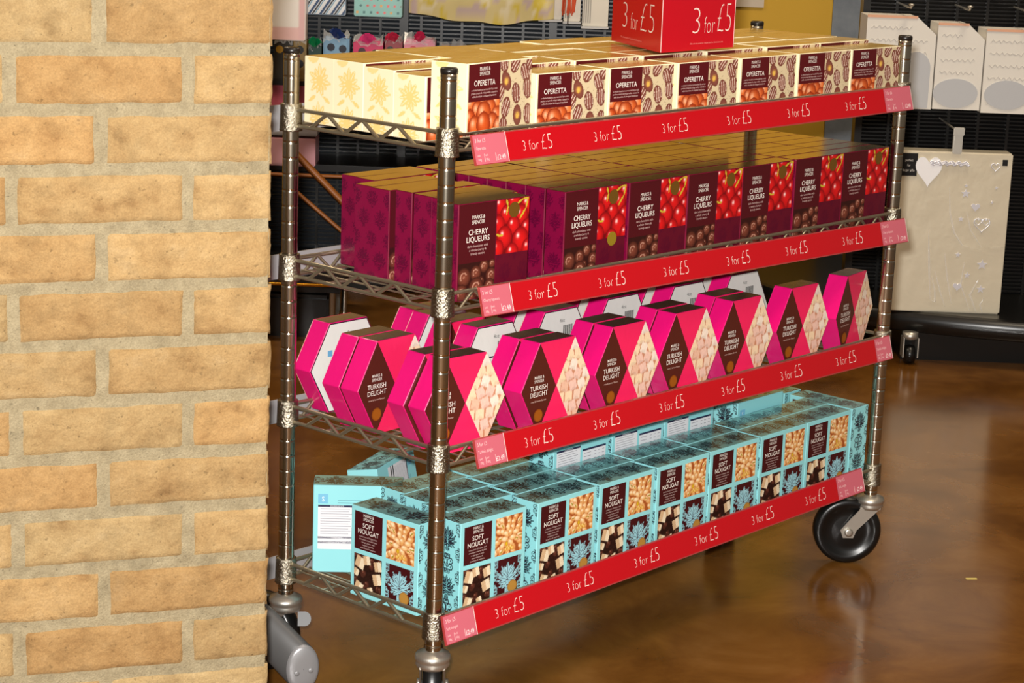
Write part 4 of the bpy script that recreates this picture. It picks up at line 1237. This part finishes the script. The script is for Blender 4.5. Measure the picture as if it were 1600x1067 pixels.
# small gift packs lying on the goods shelf, tops just above the cream boxes
def pack(u0, u1, h, s, col, label, kind, dots=()):
    g = empty('gift_trimming_pack', shop(0, 0)); g.rotation_euler = (0, 0, BG_ROT); tag(g, label, 'gift trimmings', 'gift trimming packs above the cream boxes')
    z0 = .675
    mb = MB(); mb.bevbox(u0, u1, s, s+.08, z0, z0+h, .006, col); 
    for (du, dz, r, c) in dots: disc(mb, u0+du, z0+dz, r, s-.001, c, 16)
    mb.build('card_backing', M_GLOSSCARD, g)
    return g, z0+h, s
def bow(g, cx, cz, s, col, n=14, R=.03):
    mb = MB(); rg = random.Random(int(cx*977)+5)
    for i in range(n):
        t = rg.uniform(0, 2*math.pi); e = rg.uniform(.1, 1.2)
        d = Vector((math.cos(t)*math.cos(e), -abs(math.sin(t))*math.cos(e)*.6, math.sin(e)))*R*rg.uniform(.7, 1.1)
        p = Vector((cx, s, cz)); w = Vector((-d.z, 0, d.x)).normalized()*R*.28
        if w.length < 1e-4: w = Vector((R*.2, 0, 0))
        mid = p+d*.7+Vector((0, -.2*R, .35*R))
        mb.add([p-w*.4, p+w*.4, mid+w, mid-w, p+d+w*.5, p+d-w*.5], [(0, 1, 2, 3), (3, 2, 4, 5)], col)
        mb.add([q+Vector((0, .0012, 0)) for q in (p-w*.4, p+w*.4, mid+w, mid-w, p+d+w*.5, p+d-w*.5)], [(3, 2, 1, 0), (5, 4, 2, 3)], col)
    mb.build('ribbon_bow', M_GLOSSCARD, g)
M_CELLO = M_FILM
PK = [(-.715, -.662, .12, 6.06, (52, 46, 36), 'yellow and black patterned pack beside the brick pier', (200, 150, 30), None),
      (-.660, -.622, .12, 6.06, (150, 120, 60), 'gold foil pack with a black dot just above the rear left post', (20, 20, 20), None),
      (-.612, -.575, .11, 6.02, (20, 60, 50), 'dark green ribbon pack at the left end above the cream boxes', None, (14, 120, 70)),
      (-.57, -.495, .135, 6.02, (120, 160, 190), 'pale blue pack with two black dots above the cream boxes', (20, 24, 40), (30, 50, 100)),
      (-.485, -.40, .125, 6.03, (206, 40, 96), 'bright pink pack with a bow above the cream boxes', (60, 20, 30), (216, 60, 120)),
      (-.395, -.345, .13, 6.05, (150, 40, 50), 'dark red pack between the two pink ones', (30, 16, 16), (190, 40, 70)),
      (-.34, -.25, .135, 6.03, (222, 130, 150), 'pale pink pack with a round red print above the cream boxes', (196, 40, 60), (200, 40, 80)),
      (-.24, -.16, .115, 6.05, (196, 150, 120), 'tan pack with a red print, behind the cream boxes', (190, 80, 40), None),
      (-.15, -.05, .10, 6.05, (60, 50, 46), 'dark clear-wrapped pack at the foot of the slatted unit', None, None)]
for (u0, u1, h, s, col, lab, dc, bc) in PK:
    dots = []
    if dc: dots = [((u1-u0)*.3, h-.03, .011, dc), ((u1-u0)*.75, h-.034, .011, dc)] if (u1-u0) > .05 else [((u1-u0)*.5, h-.03, .012, dc), ((u1-u0)*.5, h-.07, .012, dc)]
    g5, zt, s5 = pack(u0, u1, h, s, col, lab, 0, dots)
    if bc: bow(g5, (u0+u1)/2, zt-.005, s5, bc, 16, .028)
    mb = MB(); rg = random.Random(int(u0*1000)); vs = []; fs = []; n = 8
    for i in range(n+1):
        x = u0+(u1-u0)*i/n; vs += [(x, s5-.003-rg.uniform(0, .006), zt-.01+rg.uniform(-.01, .01)), (x, s5+.02+rg.uniform(-.01, .01), zt+.01+rg.uniform(-.006, .012))]
    for i in range(n): fs.append((2*i, 2*i+2, 2*i+3, 2*i+1))
    mb.add(vs, fs); mb.build('clear_wrap', M_FILM, g5)
# boxes piled between pier and rear post
for (u0, u1, z0, z1, c, lab) in [(-.78, -.60, .578, .66, (206, 98, 120), 'pink striped box high in the pile behind the brick pier'), (-.78, -.595, .505, .574, (196, 194, 200), 'grey white box in the middle of the pile behind the brick pier'),
                                (-.78, -.60, .415, .498, (216, 160, 168), 'pale pink box at the bottom of the pile behind the brick pier')]:
    a = Art(u1-u0, z1-z0, 20, c); a.rect(0, 1, 0, .006, tuple(v*.8 for v in c)); a.rect(.09, .12, 0, 1, tuple(min(255, v*1.15) for v in c))
    flatbag('gift_box', u0, u1, z0, z1, 6.14, .12, a.C, lab, 'gift box', 'gift boxes piled behind the brick pier')
# a scrap of paper on the floor
mb = MB(); mb.bevbox(-.011, .011, -.003, .003, 0, .0012, .0004, (226, 206, 120)); o = mb.build('paper_scrap', M_PAPER, loc=shop(.905, 3.853), rotz=BG_ROT+.1)
tag(o, 'small yellow paper scrap lying on the brown floor at the right', 'paper scrap')
